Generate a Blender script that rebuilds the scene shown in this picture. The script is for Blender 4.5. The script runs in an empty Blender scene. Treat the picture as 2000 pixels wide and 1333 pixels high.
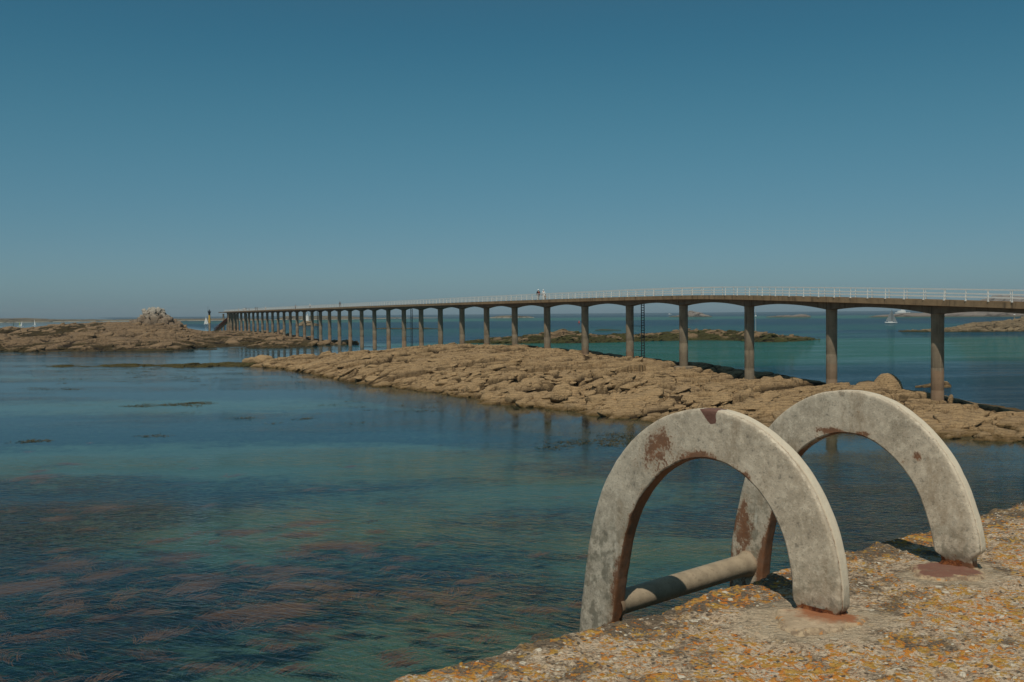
import bpy, math, random
import numpy as np
from mathutils import Vector, Matrix
random.seed(7); np.random.seed(7)
SC = bpy.context.scene; COL = SC.collection
R = math.radians
# ------------------------------------------------------------------ camera, sky, sun
EYE = 9.5; F = 1944.4; ROLL = R(.48); PITCH = math.atan(53 / F)
cam = bpy.data.cameras.new('camera'); co = bpy.data.objects.new('camera', cam); COL.objects.link(co); SC.camera = co
cam.sensor_width = 36; cam.lens = 36 * F / 2000; cam.clip_start = .05; cam.clip_end = 60000
co.matrix_world = Matrix.Translation((0, 0, EYE)) @ Matrix.Rotation(R(90) - PITCH, 4, 'X') @ Matrix.Rotation(-ROLL, 4, 'Z')
SUN_EL = R(59); SUN_AZ = R(258)            # azimuth counter-clockwise from +X
sd = Vector((math.cos(SUN_AZ) * math.cos(SUN_EL), math.sin(SUN_AZ) * math.cos(SUN_EL), math.sin(SUN_EL)))
w = bpy.data.worlds.new('World'); SC.world = w; w.use_nodes = True
wn = w.node_tree.nodes; wl = w.node_tree.links; bg = wn['Background']
sky = wn.new('ShaderNodeTexSky'); sky.sky_type = 'NISHITA'; sky.sun_disc = False
sky.sun_elevation = SUN_EL; sky.sun_rotation = math.atan2(sd.x, sd.y) % (2 * math.pi)
sky.air_density = 1.0; sky.dust_density = .6; sky.ozone_density = 2.0; sky.altitude = 0
tint = wn.new('ShaderNodeMix'); tint.data_type = 'RGBA'; tint.blend_type = 'MULTIPLY'; tint.inputs[0].default_value = 1
wtc = wn.new('ShaderNodeTexCoord'); wsx = wn.new('ShaderNodeSeparateXYZ'); wl.new(wtc.outputs['Generated'], wsx.inputs[0])
crp = wn.new('ShaderNodeValToRGB'); wl.new(wsx.outputs[2], crp.inputs[0]); crp.color_ramp.interpolation = 'B_SPLINE'
while len(crp.color_ramp.elements) < 7: crp.color_ramp.elements.new(.5)
for e_, (p_, a_, b_, c_) in zip(crp.color_ramp.elements, ((0, .63, .82, 1.36), (.033, .69, .85, 1.25), (.084, .64, .83, 1.08), (.159, .61, .95, 1.06), (.232, .51, .96, 1.04), (.30, .40, .89, 1.01), (.62, .95, 1.0, .88))):
    e_.position = p_; e_.color = (a_ * .78 / 1.2, b_ * .95 / 1.2, c_ * .86 / 1.2, 1)
wl.new(crp.outputs[0], tint.inputs[7])
wl.new(sky.outputs[0], tint.inputs[6]); wl.new(tint.outputs[2], bg.inputs[0]); bg.inputs[1].default_value = .055 * 1.2
sl = bpy.data.lights.new('sun', 'SUN'); sl.energy = 2.75; sl.angle = R(.53); sl.color = (1, .91, .77)
so = bpy.data.objects.new('sun', sl); COL.objects.link(so); so.rotation_euler = sd.to_track_quat('Z', 'Y').to_euler()
so.location = (0, -20, 60)
SC.view_settings.view_transform = 'Standard'; SC.view_settings.look = 'None'; SC.view_settings.exposure = 0; SC.view_settings.gamma = 1
SC.cycles.max_bounces = 8; SC.cycles.transparent_max_bounces = 12

# ------------------------------------------------------------------ geometry of view -> ground
def ray(px, py):
    dx = (px - 1000) / F; dy = -(py - 666.5) / F
    c, s = math.cos(ROLL), math.sin(ROLL)
    v = (dx * c + dy * s, 1., -dx * s + dy * c)
    cp, sp = math.cos(PITCH), math.sin(PITCH)
    return np.array([v[0], cp * v[1] + sp * v[2], -sp * v[1] + cp * v[2]])
def ground(px, py, z=0.):
    d = ray(px, py); t = (z - EYE) / d[2]; return np.array([0, 0, EYE]) + d * t
def hor(px): return 621.8 - .0168 / 2 * px
def at(px, py, Y):
    d = ray(px, py); return np.array([0, 0, EYE]) + d * (Y / d[1])

# ------------------------------------------------------------------ objects
def tag(o, label=None, cat=None, group=None, kind=None):
    if label: o['label'] = label
    if cat: o['category'] = cat
    if group: o['group'] = group
    if kind: o['kind'] = kind
    return o
def empty(name, loc=(0, 0, 0), rz=0, parent=None):
    o = bpy.data.objects.new(name, None); COL.objects.link(o); o.location = loc; o.rotation_euler = (0, 0, rz)
    o.empty_display_size = .3
    if parent: o.parent = parent
    return o
def mesh(name, verts, faces, mat=None, parent=None, smooth=False):
    me = bpy.data.meshes.new(name); me.from_pydata([tuple(map(float, v)) for v in verts], [], [tuple(f) for f in faces]); me.update()
    if smooth: me.shade_smooth()
    if mat: me.materials.append(mat)
    o = bpy.data.objects.new(name, me); COL.objects.link(o)
    if parent: o.parent = parent
    return o
def gridmesh(name, P, mat=None, parent=None, smooth=True, attrs=None, flip=False):
    """P: (rows, cols, 3) array"""
    r, c, _ = P.shape
    me = bpy.data.meshes.new(name); me.vertices.add(r * c); me.vertices.foreach_set('co', P.reshape(-1).astype(np.float32))
    i = np.arange(r * c).reshape(r, c)
    q = np.stack([i[:-1, :-1], i[:-1, 1:], i[1:, 1:], i[1:, :-1]], -1).reshape(-1, 4)
    if flip: q = q[:, ::-1]
    n = len(q); me.loops.add(n * 4); me.loops.foreach_set('vertex_index', q.reshape(-1).astype(np.int32))
    me.polygons.add(n); me.polygons.foreach_set('loop_start', (np.arange(n) * 4).astype(np.int32)); me.polygons.foreach_set('loop_total', np.full(n, 4, np.int32))
    me.update(calc_edges=True)
    if smooth: me.shade_smooth()
    for k, v in (attrs or {}).items():
        a = me.attributes.new(k, 'FLOAT', 'POINT'); a.data.foreach_set('value', v.reshape(-1).astype(np.float32))
    if mat: me.materials.append(mat)
    o = bpy.data.objects.new(name, me); COL.objects.link(o)
    if parent: o.parent = parent
    return o
class MB:
    def __init__(s): s.v = []; s.f = []
    def add(s, vs, fs):
        b = len(s.v); s.v += [tuple(v) for v in vs]; s.f += [tuple(i + b for i in f) for f in fs]
    def box(s, c, d, M=None):
        vs = [Vector((x * d[0] / 2, y * d[1] / 2, z * d[2] / 2)) for x in (-1, 1) for y in (-1, 1) for z in (-1, 1)]
        if M: vs = [M @ v for v in vs]
        s.add([v + Vector(c) for v in vs], [(0, 1, 3, 2), (4, 6, 7, 5), (0, 4, 5, 1), (2, 3, 7, 6), (0, 2, 6, 4), (1, 5, 7, 3)])
    def tube(s, pts, rad, n=10, cap=True, up=None, flat=1.):
        pts = [Vector(p) for p in pts]; rad = rad if hasattr(rad, '__len__') else [rad] * len(pts)
        vs = []; fs = []; prev = None
        for i, p in enumerate(pts):
            t = (pts[min(i + 1, len(pts) - 1)] - pts[max(i - 1, 0)]).normalized()
            a = prev if prev is not None else (Vector((0, 0, 1)) if abs(t.z) < .9 else Vector((1, 0, 0)))
            a = (a - t * a.dot(t)).normalized(); b = t.cross(a); prev = a
            for k in range(n):
                th = 2 * math.pi * k / n; vs.append(p + a * math.cos(th) * rad[i] + b * math.sin(th) * rad[i] * flat)
        for i in range(len(pts) - 1):
            for k in range(n):
                fs.append((i * n + k, i * n + (k + 1) % n, (i + 1) * n + (k + 1) % n, (i + 1) * n + k))
        if cap: fs += [tuple(range(n))[::-1], tuple((len(pts) - 1) * n + k for k in range(n))]
        s.add(vs, fs)
    def build(s, name, mat, parent=None, smooth=False, autosm=None):
        o = mesh(name, s.v, s.f, mat, parent, smooth)
        if autosm:
            o.data.shade_smooth(); o.data.set_sharp_from_angle(angle=R(autosm))
        return o

# ------------------------------------------------------------------ noise (numpy)
def h2(ix, iy, seed):
    n = (ix.astype(np.int64) * 374761393 + iy.astype(np.int64) * 668265263 + seed * 974711) & 0xffffffff
    n = ((n ^ (n >> 13)) * 1274126177) & 0xffffffff
    n = ((n ^ (n >> 16)) * 2246822519) & 0xffffffff
    return ((n ^ (n >> 15)) & 0xffffff) / float(0xffffff)
def vn(x, y, seed=0):
    ix = np.floor(x); iy = np.floor(y); fx = x - ix; fy = y - iy
    fx = fx * fx * fx * (fx * (fx * 6 - 15) + 10); fy = fy * fy * fy * (fy * (fy * 6 - 15) + 10)
    a = h2(ix, iy, seed); b = h2(ix + 1, iy, seed); c = h2(ix, iy + 1, seed); d = h2(ix + 1, iy + 1, seed)
    return (a + (b - a) * fx) * (1 - fy) + (c + (d - c) * fx) * fy
def fbm(x, y, seed=0, o=4, g=.5):
    s = 0; a = 1; t = 0
    for k in range(o):
        s = s + a * (vn(x * 2 ** k + 13.7 * k, y * 2 ** k - 7.1 * k, seed + k) - .5); t += a; a *= g
    return s / t * 2
def cell(x, y, seed):
    ix = np.floor(x); iy = np.floor(y)
    f1 = np.full(x.shape, 9.); f2 = np.full(x.shape, 9.); ox = np.zeros_like(x); oy = np.zeros_like(x); cx = np.zeros_like(x); cy = np.zeros_like(x)
    for i in (-1, 0, 1):
        for j in (-1, 0, 1):
            gx = ix + i; gy = iy + j
            px = gx + .1 + .8 * h2(gx, gy, seed); py = gy + .1 + .8 * h2(gx, gy, seed + 1)
            dx = x - px; dy = y - py; d = np.sqrt(dx * dx + dy * dy)
            m = d < f1; f2 = np.where(m, f1, np.minimum(f2, d))
            ox = np.where(m, dx, ox); oy = np.where(m, dy, oy); cx = np.where(m, gx, cx); cy = np.where(m, gy, cy); f1 = np.where(m, d, f1)
    return f1, f2, ox, oy, h2(cx, cy, seed + 2), h2(cx, cy, seed + 3), h2(cx, cy, seed + 4)
def sm(a, b, x):
    t = np.clip((x - a) / (b - a), 0, 1); return t * t * (3 - 2 * t)
def rockd(x, y, seed, s=1., layers=((8, .55), (3.0, .42), (1.1, .12), (.4, .035))):
    """jointed, tilted slabs with open cracks between them"""
    c, sn = math.cos(.5), math.sin(.5)
    u = (x * c + y * sn) / s; v = (-x * sn + y * c) / s
    wx = u + 1.6 * fbm(u / 5, v / 5, seed + 50, 3) + .25 * fbm(u / .8, v / .8, seed + 55, 2); wy = v + 1.6 * fbm(u / 5 + 9, v / 5, seed + 60, 3) + .25 * fbm(u / .8, v / .8 + 7, seed + 65, 2)
    d = 0; ck = np.zeros_like(u)
    for k, (L, A) in enumerate(layers):
        A = A * 1.55
        f1, f2, ox, oy, r1, r2, r3 = cell(wx / (L * 1.5), wy / L, seed + 10 * k)
        e = f2 - f1
        pl = (r1 - .5) * 1.6 * ox + (r2 - .65) * 1.9 * oy + (r3 - .5) * .8 + .35 * (.45 - f1 * f1)
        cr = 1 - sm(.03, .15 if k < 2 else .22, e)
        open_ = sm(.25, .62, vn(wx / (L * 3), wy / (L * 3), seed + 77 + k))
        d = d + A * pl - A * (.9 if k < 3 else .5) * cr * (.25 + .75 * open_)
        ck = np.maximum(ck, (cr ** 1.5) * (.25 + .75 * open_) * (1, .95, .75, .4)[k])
    d = d + .05 * fbm(u / .25, v / .25, seed + 90, 3)
    return d * s, ck

# ------------------------------------------------------------------ materials
def nmat(name, rough=.8, spec=.3, metallic=0):
    m = bpy.data.materials.new(name); m.use_nodes = True
    b = m.node_tree.nodes['Principled BSDF']; b.inputs['Roughness'].default_value = rough
    b.inputs['Specular IOR Level'].default_value = spec; b.inputs['Metallic'].default_value = metallic
    return m, m.node_tree.nodes, m.node_tree.links, b
class N:
    """tiny node helper"""
    def __init__(s, m): s.t = m.node_tree; s.n = s.t.nodes; s.l = s.t.links
    def set(s, inp, v):
        if isinstance(v, bpy.types.NodeSocket): s.l.new(v, inp)
        elif isinstance(v, (tuple, list)): inp.default_value = (tuple(v) + (1,)) if len(v) == 3 and inp.type == 'RGBA' else v
        else: inp.default_value = v
    def pos(s, scale=None, rot=0, obj=False):
        g = s.n.new('ShaderNodeTexCoord').outputs['Object'] if obj else s.n.new('ShaderNodeNewGeometry').outputs['Position']
        if scale is None: return g
        mp = s.n.new('ShaderNodeMapping'); s.l.new(g, mp.inputs[0]); mp.inputs['Scale'].default_value = scale; mp.inputs['Rotation'].default_value = (0, 0, rot); return mp.outputs[0]
    def rpos(s, scale, rot):
        a = s.n.new('ShaderNodeMapping'); s.l.new(s.pos(), a.inputs[0]); a.inputs['Rotation'].default_value = (0, 0, rot)
        b = s.n.new('ShaderNodeMapping'); s.l.new(a.outputs[0], b.inputs[0]); b.inputs['Scale'].default_value = scale; return b.outputs[0]
    def noise(s, sc, det=4, rough=.55, vec=None, dist=0, col=False):
        n = s.n.new('ShaderNodeTexNoise'); n.inputs['Scale'].default_value = sc; n.inputs['Detail'].default_value = det; n.inputs['Roughness'].default_value = rough; n.inputs['Distortion'].default_value = dist
        s.l.new(vec if vec is not None else s.pos(), n.inputs['Vector']); return n.outputs[1 if col else 0]
    def vor(s, sc, feat='F1', vec=None, out=0, rnd=1):
        n = s.n.new('ShaderNodeTexVoronoi'); n.feature = feat; n.inputs['Scale'].default_value = sc; n.inputs['Randomness'].default_value = rnd
        s.l.new(vec if vec is not None else s.pos(), n.inputs['Vector']); return n.outputs[out]
    def ramp(s, fac, a, b, ca=0., cb=1.):
        n = s.n.new('ShaderNodeMapRange'); n.interpolation_type = 'SMOOTHSTEP'
        for i, v in enumerate((fac, a, b, ca, cb)): s.set(n.inputs[i], v)
        return n.outputs[0]
    def mix(s, f, a, b, mode='MIX'):
        n = s.n.new('ShaderNodeMix'); n.data_type = 'RGBA'; n.blend_type = mode
        s.set(n.inputs[0], f); s.set(n.inputs[6], a); s.set(n.inputs[7], b); return n.outputs[2]
    def m(s, op, a, b=0., c=0.):
        n = s.n.new('ShaderNodeMath'); n.operation = op; s.set(n.inputs[0], a); s.set(n.inputs[1], b); s.set(n.inputs[2], c); return n.outputs[0]
    def xyz(s, v):
        n = s.n.new('ShaderNodeSeparateXYZ'); s.l.new(v, n.inputs[0]); return n.outputs
    def attr(s, name):
        n = s.n.new('ShaderNodeAttribute'); n.attribute_name = name; return n.outputs['Fac']
    def bump(s, h, dist, strength=1., nrm=None):
        n = s.n.new('ShaderNodeBump'); n.inputs['Strength'].default_value = strength; n.inputs['Distance'].default_value = dist; s.l.new(h, n.inputs['Height'])
        if nrm is not None: s.l.new(nrm, n.inputs['Normal'])
        return n.outputs[0]
def plain(name, col, rough=.6, var=.12, sc=3., spec=.3, metallic=0):
    m, n, l, b = nmat(name, rough, spec, metallic); k = N(m)
    f = k.noise(sc, 4); c2 = tuple(x * (1 - var) for x in col); c1 = tuple(min(1, x * (1 + var)) for x in col)
    l.new(k.mix(f, c2, c1), b.inputs['Base Color']); return m

def rock_mat(name, base, dark, lich, weed, wz=(.25, 1.0), sc=1., bd=.05, weedy=0., top=None):
    m, n, l, b = nmat(name, .9, .2); k = N(m)
    p = k.pos(); z = k.xyz(p)[2]
    n1 = k.noise(.22 / sc, 5, .6); n2 = k.noise(1.3 / sc, 5, .65); n3 = k.noise(7 / sc, 4, .6)
    c = k.mix(k.ramp(n2, .35, .68), base, tuple(x * .76 for x in base))
    c = k.mix(k.ramp(n1, .48, .7, 0, .6), c, lich)
    c = k.mix(k.ramp(n3, .53, .68, 0, .7), c, dark)
    c = k.mix(k.ramp(n3, .2, .42, .45, 0), c, tuple(min(1, x * 1.45) for x in base))
    # strata lines
    wv = n.new('ShaderNodeTexWave'); wv.bands_direction = 'Z'; wv.inputs['Scale'].default_value = 1.1 / sc; wv.inputs['Distortion'].default_value = 9; wv.inputs['Detail'].default_value = 4; wv.inputs['Detail Scale'].default_value = .6
    l.new(k.pos((.35, .25, 1.6), .5), wv.inputs[0])
    c = k.mix(k.ramp(wv.outputs['Fac'], 0, .25, .4, 0), c, dark)
    zz = k.m('ADD', z, k.m('MULTIPLY', k.m('SUBTRACT', n2, .5), 1.3))
    if weedy: zz = k.m('SUBTRACT', zz, k.m('MULTIPLY', k.ramp(n1, .42, .58), weedy))
    wf = k.m('MAXIMUM', k.ramp(zz, wz[0], wz[1], 1, 0), k.ramp(k.m('ADD', k.attr('weedp'), k.m('MULTIPLY', k.m('SUBTRACT', n2, .5), .9)), .42, .58))
    wc = k.mix(n3, weed, tuple(x * 2.1 for x in weed))
    c = k.mix(wf, c, wc)
    c = k.mix(k.m('MULTIPLY', k.attr('crack'), .95), c, tuple(x * .35 for x in dark))  # shade of the crevices painted in, together with dark growth and soil
    if top:
        c = k.mix(k.ramp(k.m('ADD', z, k.m('MULTIPLY', k.m('SUBTRACT', n2, .5), 6)), top[0], top[1]), c, top[2])
    l.new(c, b.inputs['Base Color'])
    h = k.m('ADD', k.noise(2.5 / sc, 6, .7), k.m('MULTIPLY', k.vor(3.1 / sc, 'DISTANCE_TO_EDGE'), .5))
    h = k.m('ADD', h, k.m('MULTIPLY', k.noise(14 / sc, 4, .65), .35))
    l.new(k.bump(h, bd * 5 * sc, 1.), b.inputs['Normal'])
    return m
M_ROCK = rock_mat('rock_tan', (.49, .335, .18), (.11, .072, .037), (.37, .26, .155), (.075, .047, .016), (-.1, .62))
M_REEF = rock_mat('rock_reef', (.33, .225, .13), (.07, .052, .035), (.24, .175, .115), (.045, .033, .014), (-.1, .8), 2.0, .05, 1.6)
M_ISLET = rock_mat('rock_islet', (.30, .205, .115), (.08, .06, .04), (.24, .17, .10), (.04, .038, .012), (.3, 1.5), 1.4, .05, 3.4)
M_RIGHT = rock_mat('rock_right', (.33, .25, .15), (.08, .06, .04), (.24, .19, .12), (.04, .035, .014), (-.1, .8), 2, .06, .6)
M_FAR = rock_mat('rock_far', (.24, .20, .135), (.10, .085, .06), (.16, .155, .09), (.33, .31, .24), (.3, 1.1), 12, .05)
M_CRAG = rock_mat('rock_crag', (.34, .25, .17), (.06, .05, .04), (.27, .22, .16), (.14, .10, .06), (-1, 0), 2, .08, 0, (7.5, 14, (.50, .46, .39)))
M_PALE = rock_mat('rock_pale', (.36, .31, .27), (.12, .11, .10), (.28, .25, .22), (.10, .085, .06), (.5, 3), 8, .06)

# concrete of the footbridge
def concrete(name, base, vert=False, stain=None):
    m, n, l, b = nmat(name, .88, .25); k = N(m)
    p = k.pos(); z = k.xyz(p)[2]
    c = k.mix(k.ramp(k.noise(.9, 5, .6), .3, .7), base, tuple(x * .7 for x in base))
    st = k.noise(1, 4, .6, k.pos((2.6, 2.6, .22)))
    c = k.mix(k.ramp(st, .5, .72, 0, .65), c, (.07, .055, .04))
    st2 = k.noise(1, 3, .6, k.pos((3.3, 3.1, .3), .4))
    c = k.mix(k.ramp(st2, .6, .8, 0, .5), c, tuple(min(1, x * 1.5) for x in base))
    if stain:
        zz = k.m('ADD', z, k.m('MULTIPLY', k.noise(.8, 3), 1.6))
        c = k.mix(k.m('MULTIPLY', k.ramp(zz, 4.6, 5.0, .5, 0), k.ramp(k.noise(.05, 1), .35, .6)), c, stain)
        c = k.mix(k.ramp(zz, 1.2, 2.6, .45, 0), c, (.17, .13, .08))
    c = k.mix(k.ramp(k.noise(9, 3), .62, .75, 0, .6), c, (.06, .05, .04))
    lines = k.m('FRACT', k.m('MULTIPLY', z, 1.9)) if vert else k.m('FRACT', k.m('MULTIPLY', z, 7.))
    c = k.mix(k.ramp(lines, .0, .04, .5, 0), c, (.07, .055, .04))
    l.new(c, b.inputs['Base Color'])
    l.new(k.bump(k.noise(12, 4), .02, .6), b.inputs['Normal']); return m
M_PIER = concrete('pier_concrete', (.29, .235, .165), True, (.33, .19, .11))
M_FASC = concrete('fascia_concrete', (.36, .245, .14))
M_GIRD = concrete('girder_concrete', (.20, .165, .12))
M_WHITE = plain('rail_white_paint', (.76, .76, .72), .5, .15, 2)
M_STEEL = plain('black_steel', (.02, .022, .025), .5)
M_RUSTST = plain('stair_rust', (.16, .06, .035), .8, .4, 1.5)

# ------------------------------------------------------------------ water and seabed
m, n, l, b = nmat('sea_water'); M_WATER = m; n.remove(b); k = N(m); out = n['Material Output']
pos = k.pos(); sx, sy, sz = k.xyz(pos)
dist = k.m('POWER', k.m('ADD', k.m('MULTIPLY', sx, sx), k.m('MULTIPLY', sy, sy)), .5)
rough_patch = k.noise(1, 3, .5, k.pos((.022, .06, 1), .1))
calm = k.ramp(rough_patch, .40, .62, .25, 1.)
lagoon = k.attr('calm')
r1 = k.noise(1, 3, .6, k.rpos((.8, 2.7, 1), R(-32)), .9)
r2 = k.noise(1, 3, .6, k.rpos((.8, 3.0, 1), R(26)), .9)
r3 = k.noise(1, 2, .5, k.pos((.30, 1.3, 1), R(6)), .4)
r4 = k.noise(1, 4, .6, k.pos((.05, .16, 1), R(4)), .3)
hgt = k.m('ADD', k.m('MULTIPLY', k.m('ADD', k.m('MULTIPLY', r1, k.ramp(k.noise(.07, 2), .42, .6, .3, 1.)), r2), .15), k.m('MULTIPLY', r3, .07))
hgt = k.m('MULTIPLY', hgt, k.m('MULTIPLY', calm, lagoon))
hgt = k.m('ADD', hgt, k.m('MULTIPLY', k.m('MULTIPLY', r4, k.attr('open')), 1.1))
bmp = k.bump(hgt, 1., 1.)
fr = n.new('ShaderNodeFresnel'); fr.inputs['IOR'].default_value = 1.33; l.new(bmp, fr.inputs['Normal'])
gl = n.new('ShaderNodeBsdfGlossy'); gl.inputs['Roughness'].default_value = .03; gl.inputs['Color'].default_value = (.92, .95, 1, 1); l.new(bmp, gl.inputs['Normal'])
tr = n.new('ShaderNodeBsdfTransparent'); tr.inputs['Color'].default_value = (.67, .84, .81, 1)
df = n.new('ShaderNodeBsdfDiffuse')
sh = k.m('ADD', k.attr('shoal'), k.m('MULTIPLY', k.m('SUBTRACT', k.noise(1, 4, .6, k.pos((.006, .03, 1), .05)), .5), .55))
bc = k.mix(k.ramp(sh, .05, .95), (.004, .040, .070), (.024, .112, .090))
l.new(bc, df.inputs['Color'])
mb = n.new('ShaderNodeMixShader'); l.new(k.attr('turb'), mb.inputs[0]); l.new(tr.outputs[0], mb.inputs[1]); l.new(df.outputs[0], mb.inputs[2])
mw = n.new('ShaderNodeMixShader'); l.new(k.m('MULTIPLY', fr.outputs[0], k.m('SUBTRACT', 1., k.m('MAXIMUM', k.m('MULTIPLY', k.attr('open'), .62), .20))), mw.inputs[0]); l.new(mb.outputs[0], mw.inputs[1]); l.new(gl.outputs[0], mw.inputs[2])
l.new(mw.outputs[0], out.inputs['Surface'])

az = np.radians(np.concatenate([np.linspace(-80, -30, 20)[:-1], np.linspace(-30, 32, 420), np.linspace(32, 80, 20)[1:]]))
Zr = np.concatenate([[-6, 0, 3], np.geomspace(6, 45000, 360)])
AZ, ZR = np.meshgrid(az, Zr); X = np.tan(AZ) * np.maximum(ZR, 6); Y = ZR
WX = X; WY = Y
# how clear the water is: lagoon in front of the headland is clear, the sea beyond is not
ix = 1000 + F * X / np.maximum(Y, 1); depthy = EYE * F / np.maximum(Y, 1)
Xl = X + 0
bridge_n = (X - 45.1) / -5.57 - (Y / 13.3 - 5.95)     # <0 on the lagoon side of the footbridge
lag = 1 - sm(-1.0, 1.5, -((X + .4189 * Y) - 62.5) / -8)
side = (X + .4189 * Y) - 78.2                          # >0 : beyond the bridge line
turb = .10 + .8 * sm(-6, 10, side) + .5 * sm(150, 260, Y); turb = np.clip(turb, 0, .96)
sho = np.zeros_like(X)
nz = fbm(X / 160, Y / 60, 5, 3)
sho = .12 + .85 * sm(120, 190, Y + 40 * nz) * (1 - sm(270, 420, Y + 90 * nz)) * sm(-60, 40, X + 60)
sho = sho + .35 * sm(420, 520, Y + 60 * nz) * (1 - sm(600, 800, Y + 60 * nz))
sho = sho + .75 * sm(1150, 1450, Y + 200 * nz) * (1 - sm(2000, 2400, Y + 200 * nz)) * sm(-900, -200, X)
sho = np.where(side < 0, .35 + .3 * nz, sho)
calmv = 1. + .0 * side + .0 * X
calmv = calmv * (1 - .88 * sm(38, 75, Y) * (side < 0))
openv = .0 + .75 * sm(-4, 25, side) + .25 * sm(250, 600, Y)
P = np.stack([X, Y, np.zeros_like(X)], -1)
sea = gridmesh('sea', P, M_WATER, attrs={'turb': turb, 'shoal': sho, 'calm': calmv, 'open': openv}); tag(sea, kind='structure')

m, n, l, b = nmat('seabed_sand_and_weed', .9, .1); k = N(m)
sand = k.attr('sand')
n1 = k.noise(1, 6, .72, k.pos((.13, .26, 1)), .3); n2 = k.noise(1.1, 5, .7)
sf = k.ramp(k.m('ADD', k.m('ADD', sand, k.m('MULTIPLY', n1, .9)), k.m('MULTIPLY', n2, .35)), .72, 1.15)
c = k.mix(n2, (.09, .135, .105), (.175, .225, .165))
wd = k.mix(k.ramp(k.noise(2.2, 5, .75), .4, .7), (.003, .012, .018), (.05, .085, .06))
l.new(k.mix(sf, wd, c), b.inputs['Base Color'])
l.new(k.bump(k.noise(1.5, 5, .7), .3, .8), b.inputs['Normal'])
gx, gy = np.meshgrid(np.linspace(-230, 260, 490), np.concatenate([np.linspace(-10, 120, 300), np.linspace(120, 420, 120)[1:]]))
gz = -2.0 + .35 * fbm(gx / 9, gy / 7, 3, 4) + .25 * fbm(gx / 2, gy / 2, 33, 3)
sandv = np.zeros_like(gx)
for (px, py, rx, ry, a) in ((450, 990, 10, 5, .5), (640, 940, 9, 5, .4), (300, 765, 40, 12, .55), (260, 852, 26, 9, .7), (560, 840, 20, 9, .25), (1080, 900, 12, 7, .5), (1250, 1000, 9, 8, .35), (700, 1260, 8, 5, .6), (900, 1150, 9, 6, .35), (330, 1300, 5, 2, .3), (700, 860, 12, 6, .35),
                            (250, 715, 90, 14, .45), (950, 1180, 6, 3, .3), (1250, 1000, 6, 4, .2)):
    g = ground(px, py); sandv += a * np.exp(-((gx - g[0]) / rx) ** 2 - ((gy - g[1]) / ry) ** 2)
seabed = gridmesh('seabed_ground', np.stack([gx, gy, gz], -1), m, attrs={'sand': sandv}); tag(seabed, kind='structure')

# ------------------------------------------------------------------ terrain strips
def terrain(name, xs, yn, ys, zoff, mat, ncol, nrow, seed, s=1., back=8., mid=None, under=6., amp=1., zabs=None, x0=None, layers=None, kind='structure', flatn=.35):
    """xs: picture columns; yn: waterline rows nearest the camera; ys: skyline rows; zoff: metres from waterline to crest"""
    xs = np.array(xs, float); cx = np.linspace(xs[0], xs[-1], ncol)
    yn = np.interp(cx, xs, yn); ys = np.interp(cx, xs, ys)
    Zn = np.array([ground(a, c)[1] for a, c in zip(cx, yn)])
    if zabs is not None: Zs = np.interp(cx, xs, zabs)
    else: Zs = Zn + np.interp(cx, xs, zoff)
    hs = np.array([at(a, c, Z)[2] for a, c, Z in zip(cx, ys, Zs)])
    rat = np.array([ray(a, c)[0] / ray(a, c)[1] for a, c in zip(cx, ys)])
    if mid is not None:
        mx, mz, mh = mid; Zm = np.interp(cx, mx, mz); hm = np.interp(cx, mx, mh)
    else: Zm = Zn + .55 * (Zs - Zn); hm = hs * .8
    Zm = np.clip(Zm, Zn + .5, Zs - .2)
    Zf = Zn + flatn * (Zm - Zn); hf = np.minimum(hm * .62, hs)
    kn = np.array([-.08, 0, .25, .6, .88, .95, 1.0]); 
    KZ = np.stack([Zn - under, Zn, Zf, Zm, Zs, Zs + back, Zs + back * 2]); KH = np.stack([np.full(ncol, -2.6), np.zeros(ncol), hf, hm, hs, np.zeros(ncol) - .1, np.full(ncol, -2.8)])
    u = np.linspace(-.08, 1, nrow); Z = np.zeros((nrow, ncol)); H = np.zeros((nrow, ncol))
    for j in range(ncol):
        Z[:, j] = np.interp(u, kn, KZ[:, j]); H[:, j] = np.interp(u, kn, KH[:, j])
    for _ in range(max(2, nrow // 40)):
        H[1:-1] = (H[:-2] + H[1:-1] * 2 + H[2:]) / 4
    X = rat[None] * Z
    # real ground does not follow lines of sight: shear the columns slightly by noise
    D, CK = rockd(X, Z, seed, s, layers) if layers else rockd(X, Z, seed, s)
    D = D * (1 - .82 * sm(.60, .86, u)[:, None] * (sm(1080, 1200, cx)[None] if name == 'rocky_shore' else .6))
    endt = np.minimum(1, np.minimum(np.arange(ncol), np.arange(ncol)[::-1]) / (ncol * .03))[None]
    a = amp * (.35 + .65 * sm(-.5, 1.2, H / s)) * endt
    H = H * (endt ** .5) - (1 - endt) * .6 + D * a
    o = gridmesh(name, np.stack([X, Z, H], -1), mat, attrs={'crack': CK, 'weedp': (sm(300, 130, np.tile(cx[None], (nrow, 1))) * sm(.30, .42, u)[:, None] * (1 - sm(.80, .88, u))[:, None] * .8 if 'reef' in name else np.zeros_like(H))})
    tag(o, kind=kind)
    return o, X, Z, H
def bz(px):  # depth of the bridge line at picture column px
    return 13.3 * 11442.5 / (px - 185.5)
hx = [470, 490, 540, 590, 640, 690, 760, 800, 850, 900, 960, 1020, 1100, 1150, 1200, 1250, 1315, 1370, 1412, 1475, 1500, 1560, 1625, 1650, 1770, 1843, 1900, 2000, 2150, 2400]
hn_x = [470, 490, 540, 600, 640, 690, 800, 870, 960, 1000, 1080, 1150, 1250, 1400, 1560, 1760, 1880, 2000, 2150, 2400]
hn_y = [716, 716, 719, 729, 738, 748, 762, 770, 790, 795, 800, 806, 822, 836, 842, 848, 862, 862, 866, 875]
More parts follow.
